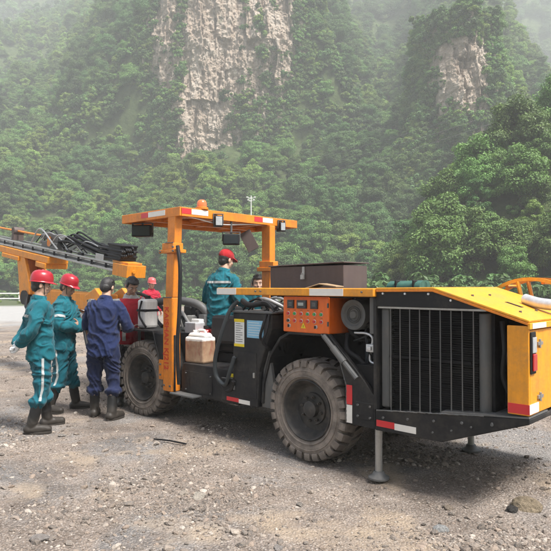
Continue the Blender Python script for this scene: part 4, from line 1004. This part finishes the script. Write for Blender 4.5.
t.bsdf(t.ramp(n_, [(.3, (.006, .006, .006)), (.7, (.03, .027, .025))]), .45, 0, .5, n_, .6, .01); HAIR = t.m
TEAL = cloth('teal_workwear', (.004, .105, .135)); TEAL2 = cloth('teal_trousers', (.004, .088, .118)); NAVY = cloth('navy_workwear', (.010, .019, .068)); NAVY2 = cloth('navy_trousers', (.009, .015, .050))
REDV = cloth('red_vest_cloth', (.42, .02, .035)); GREYC = cloth('pale_grey_cloth', (.48, .47, .46)); REDJ = cloth('red_jacket_cloth', (.38, .014, .035)); DARKC = cloth('dark_cloth', (.03, .03, .035))
t = NT('muddy_rubber_boot'); o_ = t.obj(); n_ = t.noise(o_, 12, 6, .65); sp = t.n('SeparateXYZ'); t.l(o_, sp.inputs[0])
md_ = t.ramp(t.math('ADD', t.math('MULTIPLY', sp.outputs[2], 1.0), t.math('MULTIPLY', n_, -.22)), [(-.08 + .08, .85), (.10, .0)])
t.bsdf(t.mix(t.math('MULTIPLY', md_, .35), (.010, .010, .010), (.09, .074, .058)), t.ramp(n_, [(.3, .4), (.7, .65)]), 0, .28, n_, .2, .01); BOOT = t.m
HELM = plain('red_helmet_plastic', (.32, .010, .020), .3, 0, .5, .12, 10, .03, Coat_Weight=.2); CAPM = cloth('red_cap_cloth', (.36, .015, .02)); REFL = plain('silver_reflective_strip', (.36, .38, .375), .45, .1, .5, .25, 40)
GLOVE = cloth('white_cotton_glove', (.72, .74, .76)); EYEW = plain('eye_white', (.6, .58, .55), .3); EYED = plain('eye_dark', (.02, .015, .012), .2); LIP = plain('lips', (.28, .12, .095), .5); STRAP = plain('chin_strap', (.03, .03, .03), .6)
PINKH = plain('pale_red_helmet_plastic', (.62, .10, .10), .3, 0, .5, .08)

def V3(*a): return Vector(a)
def limb(m, pts, rad, n=16):
    """tapered limb with round ends"""
    pts = [Vector(p) for p in pts]
    k = smoothpath(pts, 5); rr = []
    for i in range(len(k)):
        f = i / 5; j = min(int(f), len(rad) - 2); q = f - j; rr.append(rad[j] * (1 - q) + rad[j + 1] * q)
    m.tube(k, rr, n); m.ball(tuple(k[0]), rr[0] * .98, 14, 9); m.ball(tuple(k[-1]), rr[-1] * .98, 14, 9)
def torso_rings(m, rings, n=24):
    """rings: (centre, half width, half depth, forward direction)"""
    vs = []
    for c, a, b, fw in rings:
        fw = Vector(fw).normalized(); rt = fw.cross(Vector((0, 0, 1))).normalized()
        for k in range(n):
            t_ = 2 * math.pi * k / n; cx, sx = math.cos(t_), math.sin(t_)
            e = .82
            vs.append(Vector(c) + rt * a * math.copysign(abs(cx) ** e, cx) + fw * b * math.copysign(abs(sx) ** e, sx))
    fs = [(i * n + k, i * n + (k + 1) % n, (i + 1) * n + (k + 1) % n, (i + 1) * n + k) for i in range(len(rings) - 1) for k in range(n)]
    fs += [tuple(range(n - 1, -1, -1)), tuple((len(rings) - 1) * n + k for k in range(n))]
    m.add(vs, fs)
def hand(m, wrist, d, palm_n, side, curl=.5, grow=0.0):
    """palm and five fingers; d = direction of the hand, palm_n = out of the palm, side = towards the thumb"""
    d = d.normalized(); pn = (palm_n - d * palm_n.dot(d)).normalized(); sd = d.cross(pn).normalized()
    if sd.dot(side) < 0: sd = -sd
    c = wrist + d * .05
    B = Matrix((sd, pn, d)).transposed().to_4x4(); B.translation = c
    m.ball((0, 0, 0), (.042 + grow, .019 + grow, .055 + grow), 14, 10, B)
    for off, ln in ((.030, .072), (.010, .080), (-.010, .075), (-.029, .060)):
        p = wrist + d * .088 + sd * off; ang = curl * .55; pts = [p - d * .02, p]
        for s in (.42, .33, .25):
            dv = d * math.cos(ang) + pn * math.sin(ang); p = p + dv * ln * s; pts.append(p); ang += curl
        m.tube(pts, [.0105 + grow, .0105 + grow, .0095 + grow, .009 + grow, .0075 + grow], 8); m.ball(tuple(pts[-1]), .0075 + grow, 8, 6)
    p = wrist + d * .03 + sd * .034; pts = [p]
    for s, ww in ((.035, .75), (.03, .5), (.026, .25)):
        p = p + (d * (1 - ww * .5) + sd * ww + pn * .35 * curl).normalized() * s; pts.append(p)
    m.tube(pts, [.0135 + grow, .012 + grow, .0105 + grow, .008 + grow], 8); m.ball(tuple(pts[-1]), .008 + grow, 8, 6)

def person(x, y, z, face, h, label, jacket, trousers, skin='tan', head_turn=0.0, head_nod=0.0, lean=0.0, arms=None, legs=None, hat=None, hatmat=None, gloves=(), hair=True,
           chest_stripe=False, back_stripe=False, leg_stripe=False, vest=None, boots=True, seed=1.0, hip_drop=0.0, low_detail=False, hem=.80, sleeve_stripe=False, group=None):
    """figure facing +y in its own frame, one continuous body; clothes are its children"""
    fz = math.atan2(-face[0], face[1])
    P = empty('person', (x, y, z), fz); P.scale = (h / 1.70,) * 3
    tag(P, label, 'person', group)
    vx = .012 if low_detail else .0065; cx = .016 if low_detail else .0105
    ln = R(lean); hipz = .90 - hip_drop
    hip = V3(0, 0, hipz)
    def sp_(t_, f=0.0, s=0.0):         # point on the spine: t metres above the hip, f forward, s to the right
        a = ln * min(1.0, .35 + t_ * 1.2)
        return hip + V3(s, math.sin(a) * t_ + f * math.cos(a), math.cos(a) * t_ - f * math.sin(a))
    sh = {'L': sp_(.475, 0, -.175), 'R': sp_(.475, 0, .175)}
    neck = sp_(.545, .0); hc = sp_(.545, .015) + V3(0, math.sin(ln) * .16 + .035 * math.sin(R(head_nod)) + .01, .155 * math.cos(ln * .6))
    arms = arms or {}
    dfl = {'L': (V3(-.25, -.02, 1.14), V3(-.26, .05, .90)), 'R': (V3(.25, -.02, 1.14), V3(.26, .05, .90))}
    A = {s: arms.get(s, dfl[s] + ((V3(0, .25, -1), V3(1 if s == 'L' else -1, 0, 0)))) for s in 'LR'}
    A = {s: (a if len(a) == 4 else a + (V3(0, .25, -1), V3(1 if s == 'L' else -1, 0, 0))) for s, a in A.items()}
    legs = legs or {}
    G = {'L': legs.get('L', (V3(-.105, .03, .48), V3(-.115, -.02, .085), 8)), 'R': legs.get('R', (V3(.105, .03, .48), V3(.115, -.02, .085), -8))}
    # head frame
    HM = Matrix.Translation(hc) @ Matrix.Rotation(R(head_turn), 4, 'Z') @ Matrix.Rotation(R(-head_nod), 4, 'X')
    # ---- body
    b = MB()
    b.ball((0, -.008, .022), (.074, .093, .094), 20, 14, HM); b.ball((0, .018, -.035), (.060, .070, .075), 18, 12, HM); b.ball((0, .040, -.085), (.036, .040, .034), 14, 9, HM)
    b.ball((0, .068, .030), (.050, .020, .018), 12, 8, HM)                               # brow
    b.tube([(0, .082, .018), (0, .096, -.006), (0, .106, -.026)], [.007, .010, .014], 8, True, HM); b.ball((0, .100, -.028), (.016, .012, .010), 10, 7, HM)
    for s in (-1, 1):
        b.ball((s * .036, .060, -.022), (.024, .022, .020), 10, 7, HM); b.ball((s * .079, -.008, -.004), (.010, .018, .031), 10, 8, HM)
    b.ball((0, .086, -.056), (.022, .010, .010), 10, 7, HM)
    limb(b, [neck - V3(0, .01, .05), neck.lerp(hc, .5), hc - V3(0, .005, .04)], [.062, .054, .052])
    torso_rings(b, [(sp_(-.06), .14, .095, (0, 1, 0)), (sp_(.05), .15, .10, (0, 1, 0)), (sp_(.2), .13, .09, (0, 1, 0)), (sp_(.36), .14, .09, (0, 1, 0)), (sp_(.46), .13, .07, (0, 1, 0)), (sp_(.545), .06, .052, (0, 1, 0))])
    for s in 'LR':
        el, wr, hd, pn = A[s]
        si = sh[s] * 1.0; si = V3(si.x * .86, si.y, si.z - .02); limb(b, [si, si.lerp(el, .5), el, el.lerp(wr, .5), wr], [.038, .036, .034, .033, .026])
        if s not in gloves: hand(b, wr, hd, pn, V3(0, 0, 1) if abs(hd.normalized().z) < .7 else V3(0, 1, 0), .55)
        kn, an, tw = G[s]; hj = hip + V3(-.09 if s == 'L' else .09, 0, -.02)
        limb(b, [hj, hj.lerp(kn, .5), kn, kn.lerp(an, .45) - V3(0, .012, 0), an], [.082, .070, .055, .050, .036])
    body = link('body', remesh(b, vx, 3), SKIN[skin], P)
    # face
    for s in (-1, 1):
        e = MB(); e.ball((s * .031, .070, .006), (.012, .010, .0075), 10, 7, HM); e.obj('eye', EYEW, P, 60)
        e = MB(); e.ball((s * .031, .0775, .006), (.0055, .0045, .006), 8, 6, HM); e.obj('pupil', EYED, P, 60)
        e = MB(); e.tube([(s * .014, .086, .027), (s * .032, .083, .031), (s * .048, .072, .027)], [.003, .004, .002], 6, True, HM); e.obj('eyebrow', HAIR, P, 60)
    e = MB(); e.tube([(-.022, .088, -.055), (0, .095, -.053), (.022, .088, -.055)], [.002, .0055, .002], 8, True, HM); e.obj('mouth', LIP, P, 60)
    # hair
    if hair:
        q = MB(); q.ball((0, -.020, .030), (.081, .093, .099), 20, 14, HM)
        if hat is None:
            q.ball((0, .030, .075), (.070, .062, .045), 16, 10, HM); q.ball((0, -.055, -.015), (.068, .055, .07), 16, 10, HM)
            for s in (-1, 1): q.ball((s * .070, .0, .020), (.014, .035, .04), 10, 8, HM)
            rg = random.Random(seed)
            for k in range(26):
                a = rg.uniform(0, 6.28); el = rg.uniform(.2, 1.4); d = V3(math.cos(a) * math.cos(el), math.sin(a) * math.cos(el), math.sin(el))
                p0 = V3(0, -.01, .03) + V3(d.x * .074, d.y * .088, d.z * .092); q.tube([p0, p0 + d * .018 + V3(0, .012, 0)], [.02, .006], 7, True, HM)
        else: q.ball((0, -.055, -.02), (.066, .050, .06), 16, 10, HM)
        hm = remesh(q, .007, 2); HI = HM.inverted()
        bm_ = bmesh.new(); bm_.from_mesh(hm)              # open the hair round the face
        bmesh.ops.delete(bm_, geom=[v for v in bm_.verts if (HI @ v.co).y > .048 and (HI @ v.co).z < .068], context='VERTS'); bm_.to_mesh(hm); bm_.free()
        link('hair', hm, HAIR, P)
    # ---- jacket
    j = MB(); jh = hem - .02
    tz = jh - hip.z
    bl = .20; 
    torso_rings(j, [(sp_(tz), .176, .136, (0, 1, 0)), (sp_(tz + .03), .190, .145, (0, 1, 0)), (sp_(.10), .182, .138, (0, 1, 0)), (sp_(.24), .182, .132, (0, 1, 0)), (sp_(.36), .196, .138, (0, 1, 0)),
                    (sp_(.45), .212, .130, (0, 1, 0)), (sp_(.505), .180, .100, (0, 1, 0)), (sp_(.545), .085, .075, (0, 1, 0)), (sp_(.575), .074, .07, (0, 1, 0))])
    for s in 'LR':
        el, wr, hd, pn = A[s]; k = 1 if s == 'R' else -1
        limb(j, [sh[s] - V3(k * .02, 0, .01), sh[s].lerp(el, .5), el, el.lerp(wr, .5), wr.lerp(el, .06)], [.076, .072, .066, .060, .050])
        fdw = (wr - el).normalized(); j.tube([wr - fdw * .05, wr - fdw * .005], [.054, .052], 14)
    jm = remesh(j, cx, 3, .5, .022, seed)
    jo = link('jacket', jm, jacket, P)
    q = MB(); q.lathe([(.078, 0), (.080, .02), (.074, .045), (.066, .045), (.066, 0)], (0, 0, 0), 'z', 24, True, Matrix.Translation(sp_(.548, .004)) @ Matrix.Rotation(-ln * .9 - R(12), 4, 'X')); q.obj('collar', jacket, P, 60)
    for s in 'LR':
        el, wr, hd, pn = A[s]; fdw = (wr - el).normalized(); q = MB(); q.tube([wr - fdw * .045, wr - fdw * .002], .0565, 16); q.obj('cuff', jacket, P, 60, .004)
    if back_stripe:
        rays = [((sp_(.385, -.5) + V3(s, 0, 0)), (0, 1, 0), (0, 0, 1)) for s in np.linspace(-.20, .20, 50)]
        q = ribbon(jm, rays, .014, .008)
        if q: q.obj('reflective_stripe', REFL, P, 60)
    if chest_stripe:
        for sx in (-.085, .085):
            rays = [((sp_(t_, .5) + V3(sx, 0, 0)), (0, -1, 0), (1, 0, 0)) for t_ in np.linspace(-.02, .46, 16)]
            q = ribbon(jm, rays, .024)
            if q: q.obj('reflective_stripe', REFL, P, 60)
    if sleeve_stripe:
        for s in 'LR':
            el, wr, hd, pn = A[s]; c = sh[s].lerp(el, .62); ax = (el - sh[s]).normalized(); u = ax.orthogonal().normalized(); w = ax.cross(u)
            rays = [(c + (u * math.cos(a) + w * math.sin(a)) * .22, -(u * math.cos(a) + w * math.sin(a)), ax) for a in np.linspace(0, 2 * math.pi, 30)]
            rays = [r_ for r_ in rays if (r_[0] - c).x * (1 if s == 'R' else -1) > -.10]
            q = ribbon(jm, rays, .016)
            if q: q.obj('reflective_stripe', REFL, P, 60)
    if vest:
        q = MB(); torso_rings(q, [(sp_(tz + .04), .225, .178, (0, 1, 0)), (sp_(.10), .222, .172, (0, 1, 0)), (sp_(.24), .218, .166, (0, 1, 0)), (sp_(.36), .212, .168, (0, 1, 0)), (sp_(.46), .185, .152, (0, 1, 0)), (sp_(.53), .14, .118, (0, 1, 0))])
        vm = remesh(q, cx, 3, .5, .006, seed + 3); link('vest', vm, vest, P)
        for sx in (-.10, .10):
            rays = [((sp_(t_, .5) + V3(sx, 0, 0)), (0, -1, 0), (1, 0, 0)) for t_ in np.linspace(.0, .44, 16)]
            q = ribbon(vm, rays, .022, .008)
            if q: q.obj('reflective_stripe', REFL, P, 60)
    # ---- trousers
    q = MB(); torso_rings(q, [(hip + V3(0, 0, -.10), .155, .115, (0, 1, 0)), (hip + V3(0, 0, -.03), .172, .125, (0, 1, 0)), (sp_(.10), .165, .12, (0, 1, 0)), (sp_(.16), .15, .11, (0, 1, 0))])
    for s in 'LR':
        kn, an, tw = G[s]; hj = hip + V3(-.088 if s == 'L' else .088, 0, -.04); lo = kn.lerp(an, .38 if boots else .9)
        limb(q, [hj, hj.lerp(kn, .5), kn, lo], [.104, .092, .076, .072 if boots else .075])
        if boots: c = kn.lerp(an, .34); q.ball(tuple(c), (.098, .098, .055), 14, 9)
    tm = remesh(q, cx, 3, .5, .024, seed + 7); link('trousers', tm, trousers, P)
    if leg_stripe:
        for s, k in (('L', -1), ('R', 1)):
            kn, an, tw = G[s]; hj = hip + V3(.09 * k, 0, -.04)
            rays = []
            for t_ in np.linspace(.12, 1.3, 22):
                c = hj.lerp(kn, t_) if t_ <= 1 else kn.lerp(an, t_ - 1)
                rays.append((c + V3(k * .4, 0, 0), (-k, 0, 0), (0, 1, 0)))
            w_ = ribbon(tm, rays, .013, .007)
            if w_: w_.obj('reflective_stripe', REFL, P, 60)
    # ---- boots
    for s in 'LR':
        kn, an, tw = G[s]; q = MB(); a = R(tw); fw = V3(math.sin(-a), math.cos(a), 0) if True else None
        top = kn.lerp(an, .30) if boots else kn.lerp(an, .8)
        g = an.z - .085
        limb(q, [top, kn.lerp(an, .6), an + V3(0, 0, .02)], [.058 if boots else .055, .060 if boots else .052, .056])
        heel = V3(an.x, an.y, g + .055) - fw * .035; toe = V3(an.x, an.y, g + .045) + fw * .165
        limb(q, [heel, heel.lerp(toe, .5) + V3(0, 0, .004), toe], [.052, .050, .042])
        bmh = remesh(q, .009 if not low_detail else .016, 3, .5, .004, seed)
        for v_ in bmh.vertices: v_.co.z = max(v_.co.z, g + .012)
        bo_ = link('boot', bmh, BOOT, P)
        w_ = MB(); pr = []
        rt = V3(fw.y, -fw.x, 0); outl = []
        for k in range(20):
            t_ = 2 * math.pi * k / 20; l_ = math.cos(t_); outl.append(V3(an.x, an.y, 0) + fw * (.062 + .145 * l_) + rt * (.050 + .006 * l_) * math.sin(t_))
        w_.add([V3(p.x, p.y, g) for p in outl] + [V3(p.x, p.y, g + .026) for p in outl], [tuple(range(19, -1, -1)), tuple(range(20, 40))] + [(k, (k + 1) % 20, (k + 1) % 20 + 20, k + 20) for k in range(20)])
        w_.obj('sole', BOOT, bo_, None, .004)
    # ---- gloves
    for s in gloves:
        el, wr, hd, pn = A[s]; q = MB(); hand(q, wr, hd, pn, V3(0, 0, 1) if abs(hd.normalized().z) < .7 else V3(0, 1, 0), .6, .004)
        limb(q, [wr - hd.normalized() * .03, wr + hd.normalized() * .03], [.036, .036]); link('glove', remesh(q, .006, 2), GLOVE, P)
    # ---- headgear
    if hat == 'helmet':
        HH = HM @ Matrix.Translation((0, -.004, .048)) @ Matrix.Rotation(R(4), 4, 'X') @ Matrix.Diagonal((.90, .90, .92, 1))
        prof = [(1.0, .0), (.995, .03), (.96, .065), (.86, .098), (.66, .122), (.36, .135), (0, .139)]
        q = MB(); n = 32; vs = []
        for r_, z_ in prof:
            for k in range(n):
                a = 2 * math.pi * k / n; rid = 1 + (.035 if abs(math.cos(a)) < .13 and .3 < r_ < .97 else 0)
                vs.append((.112 * r_ * math.cos(a), .137 * r_ * math.sin(a), z_ * rid))
        fs = [(i * n + k, i * n + (k + 1) % n, (i + 1) * n + (k + 1) % n, (i + 1) * n + k) for i in range(len(prof) - 1) for k in range(n)]
        q.add(vs, fs, HH); 
        for x0 in (-.03, 0, .03): q.tube([(x0, -.125, .045), (x0, -.09, .105 - abs(x0) * .1), (x0, 0, .138 - abs(x0) * .2), (x0, .09, .105 - abs(x0) * .1), (x0, .125, .045)], [.004, .009, .010, .009, .004], 8, True, HH)
        shell = q.obj('helmet', hatmat or HELM, P, 50)
        q = MB(); vs = []                                        # brim, longer over the brow
        for (e_, z_) in ((1.0, .004), (1.0, -.003)):
            for k in range(n):
                a = 2 * math.pi * k / n; fr = max(0, math.sin(a)); vs.append((.110 * math.cos(a), .135 * math.sin(a), z_))
        for (z_,) in ((-.006,), (-.012,)):
            for k in range(n):
                a = 2 * math.pi * k / n; fr = max(0, math.sin(a)) ** 2; vs.append(((.119 + .004 * fr) * math.cos(a), (.143 + .045 * fr) * math.sin(a), z_ - .014 * fr))
        fs = [(k, (k + 1) % n, 2 * n + (k + 1) % n, 2 * n + k) for k in range(n)] + [(2 * n + k, 2 * n + (k + 1) % n, 3 * n + (k + 1) % n, 3 * n + k) for k in range(n)] + [(3 * n + k, 3 * n + (k + 1) % n, n + (k + 1) % n, n + k) for k in range(n)]
        q.add(vs, fs, HH); q.obj('brim', hatmat or HELM, shell, 50)
        q = MB(); q.lathe([(.100, -.03), (.104, .005)], (0, 0, 0), 'z', 24)
        for s in (-1, 1): q.tube(smoothpath([(s * .092, .03, .0), (s * .080, .035, -.06), (s * .045, .045, -.145), (0, .05, -.165)], 5), .0045, 6, True, HH)
        q.f = [f for f in q.f if len(f) < 20]; q.obj('chin_strap', STRAP, shell, 60)
    elif hat == 'cap':
        HH = HM @ Matrix.Translation((0, -.004, .045)); q = MB()
        q.ball((0, -.008, .012), (.088, .106, .088), 22, 14, HH); q.tube([(0, 0, .098), (0, 0, .106)], .010, 8, True, HH)
        vs = []; n = 16
        for (o1, zz) in ((0, .014), (1, .0), (1, -.006), (0, .006)):
            for k in range(n):
                a = math.pi * (k / (n - 1)); rx, ry = (.083, .085) if not o1 else (.080, .165); vs.append((rx * math.cos(a), (.01 if not o1 else .03) + (ry - .02) * math.sin(a), zz - (.012 * math.sin(a) if o1 else 0)))
        q.add(vs, [(r_ * n + k, r_ * n + k + 1, ((r_ + 1) % 4) * n + k + 1, ((r_ + 1) % 4) * n + k) for r_ in range(4) for k in range(n - 1)], HH)
        q.obj('cap', hatmat or CAPM, P, 60)
    return P

# hands held behind the back
person(-2.53, 6.25, 0, (.86, .50), 1.65, 'person in teal workwear and red helmet, hands behind the back, leftmost of the group', TEAL, TEAL2, 'tan', head_turn=-6, head_nod=10, lean=-2,
       arms={'L': (V3(-.27, -.12, 1.14), V3(-.10, -.235, .955), V3(.9, -.15, -.5), V3(0, -1, .2)), 'R': (V3(.27, -.12, 1.14), V3(.09, -.225, .97), V3(-.8, -.2, -.6), V3(0, -1, .1))},
       legs={'L': (V3(-.12, .05, .48), V3(-.15, .10, .085), 10), 'R': (V3(.11, .0, .48), V3(.13, -.10, .085), -12)},
       hat='helmet', gloves=('L', 'R'), back_stripe=True, leg_stripe=True, seed=1.3, hem=.80)
person(-2.64, 7.22, 0, (.97, -.10), 1.63, 'person in teal workwear and red helmet with folded arms, second from the left', TEAL, TEAL2, 'brown', head_turn=-10, head_nod=22, lean=2,
       arms={'L': (V3(-.27, .07, 1.13), V3(.02, .225, 1.11), V3(1, -.12, .05), V3(0, -1, 0)), 'R': (V3(.27, .07, 1.12), V3(-.02, .245, 1.07), V3(-1, -.12, .1), V3(0, -1, 0))},
       legs={'L': (V3(-.12, .06, .48), V3(-.13, .12, .085), 12), 'R': (V3(.11, .02, .48), V3(.14, -.10, .085), -14)},
       hat='helmet', leg_stripe=True, sleeve_stripe=True, seed=4.1)
person(-2.02, 6.82, 0, (.16, .98), 1.63, 'bareheaded person in navy workwear seen from behind, bending over the front fender', NAVY, NAVY2, 'tan', head_turn=-4, head_nod=24, lean=5,
       arms={'L': (V3(-.25, .10, 1.12), V3(-.12, .34, 1.08), V3(.3, 1, .1), V3(.3, 0, -1)), 'R': (V3(.27, .09, 1.12), V3(.18, .34, 1.08), V3(-.2, 1, .1), V3(-.3, 0, -1))},
       legs={'L': (V3(-.12, .02, .48), V3(-.14, .06, .085), 14), 'R': (V3(.12, .03, .48), V3(.15, -.08, .085), -20)}, seed=8.2, hem=.78)
person(-1.92, 7.62, 0, (.42, -.90), 1.66, 'dark haired person in red vest over grey sleeves, head bowed behind the front fender', GREYC, DARKC, 'brown', head_turn=12, head_nod=34, lean=10,
       arms={'L': (V3(-.25, .10, 1.12), V3(-.10, .33, 1.08), V3(.3, 1, -.1), V3(.3, 0, -1)), 'R': (V3(.26, .10, 1.12), V3(.12, .34, 1.08), V3(-.2, 1, -.1), V3(-.3, 0, -1))}, vest=REDV, seed=2.7)
person(-3.22, 15.0, 0, (.65, -.75), 1.70, 'distant person in red jacket and pale red helmet beyond the rig', REDJ, DARKC, 'tan', head_nod=12, hat='helmet', hatmat=PINKH, seed=3.3, low_detail=True, back_stripe=True, chest_stripe=False)
pp = rw(-1.93, .64, .302)
person(pp.x, pp.y, pp.z, (.62, .78), 1.66, 'person in teal jacket and red cap standing on the rig with back turned', TEAL, TEAL2, 'tan', head_turn=-8, head_nod=16, lean=6,
       arms={'L': (V3(-.27, .06, 1.12), V3(-.15, .30, 1.04), V3(.2, 1, -.1), V3(.3, 0, -1)), 'R': (V3(.26, .05, 1.12), V3(.20, .28, 1.02), V3(-.2, 1, -.1), V3(-.3, 0, -1))},
       hat='cap', back_stripe=True, seed=6.5)
person(-.235, 8.02, 0, (-.12, -.99), 1.68, 'bareheaded dark haired person in teal jacket looking over the far side of the rig', TEAL, TEAL2, 'light', head_turn=14, head_nod=2, lean=4,
       arms={'L': (V3(-.26, .06, 1.13), V3(-.16, .30, 1.06), V3(.3, 1, 0), V3(.3, 0, -1)), 'R': (V3(.26, .06, 1.13), V3(.16, .30, 1.06), V3(-.3, 1, 0), V3(-.3, 0, -1))}, seed=9.4)
# ------------------------------------------------------------------ stones
def stone_mesh(seed, sub=1, flat=.6):
    bm_ = bmesh.new(); bmesh.ops.create_icosphere(bm_, subdivisions=sub, radius=1.0); rg = random.Random(seed)
    cuts = [(Vector((rg.gauss(0, 1), rg.gauss(0, 1), rg.gauss(0, 1))).normalized(), rg.uniform(.45, .85)) for _ in range(7)]
    for v in bm_.verts:
        for n, d in cuts:
            k = v.co.dot(n)
            if k > d: v.co -= n * (k - d) * .9
        v.co *= 1 + .12 * mn.noise(v.co * 2 + Vector((seed, 0, 0)))
        v.co.x *= 1.25; v.co.z *= flat
    me = bpy.data.meshes.new('stone'); bm_.to_mesh(me); bm_.free(); return me
def stone_mat(name='loose_gravel_stone'):
    t = NT(name); oi = t.n('ObjectInfo'); o = t.obj(); n = t.noise(o, 2.5, 5, .65)
    c = t.ramp(oi.outputs['Random'], [(.0, (.07, .066, .064)), (.3, (.17, .155, .14)), (.5, (.275, .22, .178)), (.68, (.14, .12, .105)), (.88, (.35, .305, .26)), (1.0, (.50, .455, .40))])
    c = t.mix(t.ramp(n, [(.35, .0), (.7, .6)]), c, (.30, .235, .18))
    t.bsdf(c, .88, 0, .25, n, .4, .2); return t.m
STONE = stone_mat()
protos = []
for k in range(6):
    me = stone_mesh(k * 3.7 + 1, 1 if k < 4 else 2, .55 + .08 * (k % 3)); me.materials.append(STONE); protos.append(me)
rng = random.Random(21); pts = []
def rig_clear(x, y):
    return True
while len(pts) < 60000:
    y = 3.0 + 15.0 * rng.random() ** 2.0; x = rng.uniform(-.56, .56) * y
    den = .12 + 1.8 * max(0, fbm(x * .8, y * .8, 2.0, 4)) + .5 * max(0, fbm(x * .25, y * .25, 8.0, 2))
    if rng.random() > den: continue
    s = .0047 * math.exp(rng.gauss(0, .66)) * (1 + .035 * y)
    if rng.random() < .02: s *= 2.1
    s = min(s, .034)
    pts.append((x, y, ground_z(x, y) + s * rng.uniform(-.15, .3), s, rng.uniform(-.5, .5), rng.uniform(-.5, .5), rng.uniform(0, 6.28), rng.randrange(6)))
scatter('loose_gravel', pts, proto_collection('gravel_stone', protos), label='loose mixed gravel strewn over the bare ground')
def big_rock(x, y, s, sz, seed, col, label):
    me = stone_mesh(seed, 3, sz); t = NT('rock_surface'); o = t.obj(); n = t.noise(o, 3.0, 7, .68)
    t.bsdf(t.mix(t.ramp(n, [(.3, 0.0), (.7, 1.0)]), tuple(c * .55 for c in col), tuple(min(1, c * 1.2) for c in col)), .9, 0, .2, n, .8, .15); me.materials.append(t.m)
    for v in me.vertices: v.co += v.normal * .05 * fbm(v.co.x * 3 + seed, v.co.y * 3, v.co.z * 3, 4)
    o_ = link('rock', me); o_.location = (x, y, ground_z(x, y) + s * sz * .28); o_.scale = (s,) * 3; o_.rotation_euler = (0, 0, seed * 2.1)
    tag(o_, label, 'rock', 'loose rocks on the gravel ground')
def gp(px, py):   # point of the ground seen at a place of the photograph
    b = -(py - 275.5) / F_PX; p = math.atan(10.5 / F_PX); d = Vector(((px - 275.5) / F_PX, math.cos(p) - b * math.sin(p), math.sin(p) + b * math.cos(p)))
    q = Vector((0, 0, 1.55)) + d * (-1.55 / d.z); return q.x, q.y
for (px_, py_, s, sz, seed, col, lab) in [
    (527, 510, .085, .7, 1.1, (.36, .29, .2), 'largest tan rock near the right edge in front of the rig'),
    (512, 512, .045, .7, 2.3, (.08, .075, .07), 'dark broken stone just left of the large tan rock'),
    (441, 532, .048, .55, 3.9, (.46, .46, .45), 'pale grey flat stone near the lower edge'),
    (185, 496, .045, .4, 5.2, (.56, .48, .40), 'pale flat stone in front of the gap between the wheels'),
    (198, 498, .055, .4, 6.6, (.58, .52, .44), 'wider pale flat stone, right one of the pale pair on open ground'),
    (40, 541, .05, .5, 7.4, (.40, .36, .33), 'grey brown stone near the lower left corner'),
    (278, 548, .03, .6, 8.2, (.42, .38, .35), 'small grey stone at the bottom edge below the rear wheel'),
    (448, 508, .035, .55, 9.8, (.34, .28, .22), 'brown stone in the shade edge under the rear of the rig'),
    (62, 436, .04, .5, 10.4, (.42, .38, .34), 'small stone beside the boots of the leftmost person'),
    (118, 470, .03, .5, 11.7, (.50, .44, .38), 'small pale stone on the open gravel below the front wheel'),
    (300, 505, .032, .5, 12.9, (.38, .34, .30), 'small grey stone in front of the rear wheel')]:
    x, y = gp(px_, py_); big_rock(x, y, s, sz, seed, col, lab)
# thin metal rod lying on the ground
x0, y0 = gp(154, 441); x1, y1 = gp(186, 446)
m = MB(); m.tube([(x0, y0, .02), ((x0 + x1) / 2, (y0 + y1) / 2, .028), (x1, y1, .02)], .008, 7)
tag(m.obj('metal_rod', M['dark'], None, 60), 'short thin dark rod lying on the gravel before the front wheel', 'rod')
# ------------------------------------------------------------------ roadside barrier, lamp pole and overhead cables across the flat
gr_ = empty('guard_rail', (-24, 52, 0), R(3)); tag(gr_, 'pale two-rail roadside barrier in front of the trees at the far left', 'guard rail')
for z in (.42, .88):
    m = MB(); m.box(-20, 3, -.03, .03, z - .055, z + .055); m.obj('rail', M['white'], gr_, None, .02)
for k in range(8):
    m = MB(); m.box(-20 + k * 3 - .06, -20 + k * 3 + .06, .031, .15, 0, 1.0); m.obj('post', M['white'], gr_)
lp = empty('lamp_pole', (-3.8, 90, hill_z(-3.8, 90) - .1)); lp.scale = (1.6, 1.6, (15.6 - hill_z(-3.8, 90)) / 8.6); tag(lp, 'slim white pole with small cross arms rising behind the orange canopy', 'pole')
m = MB(); m.tube([(0, 0, 0), (0, 0, 8.7)], [.07, .045], 10); m.obj('pole', M['white'], lp, 60)
for z, w in ((8.35, .36), (7.95, .26)):
    m = MB(); m.box(-w, w, -.04, .04, z - .05, z + .05); arm = m.obj('cross_arm', M['white'], lp)
    for s in (-1, 1): q = MB(); q.box(s * w - .11, s * w + .11, -.12, .12, z + .051, z + .18); q.obj('lamp_head', M['white'], arm, None, .03)
for k in range(3):
    a = Vector((-4, 84, 15.5 + k * 1.2)); b = Vector((70, 96, 43 + k * 1.5)); pts = []
    for i in range(25):
        f = i / 24; p = a.lerp(b, f); p.z -= 2.6 * (1 - (2 * f - 1) ** 2); pts.append(p)
    m = MB(); m.tube(pts, .03, 5)
    tag(m.obj('power_cable', M['rubber'], None, 60), ['lowest', 'middle', 'highest'][k] + ' of three thin power cables crossing before the wooded slope', 'cable', 'overhead power cables')
# ------------------------------------------------------------------ the hazy air of the gorge
def haze():
    m = MB(); m.box(-720, 720, -720, 720, -3, 244)
    t = NT('damp_air'); v = t.n('VolumePrincipled')
    v.inputs['Color'].default_value = (.955, .985, 1.0, 1); v.inputs['Density'].default_value = HAZE_DENSITY; v.inputs['Anisotropy'].default_value = .0
    t.l(v.outputs[0], t.out.inputs['Volume'])
    tag(m.obj('haze', t.m), kind='stuff')
HAZE_DENSITY = .00125
haze()
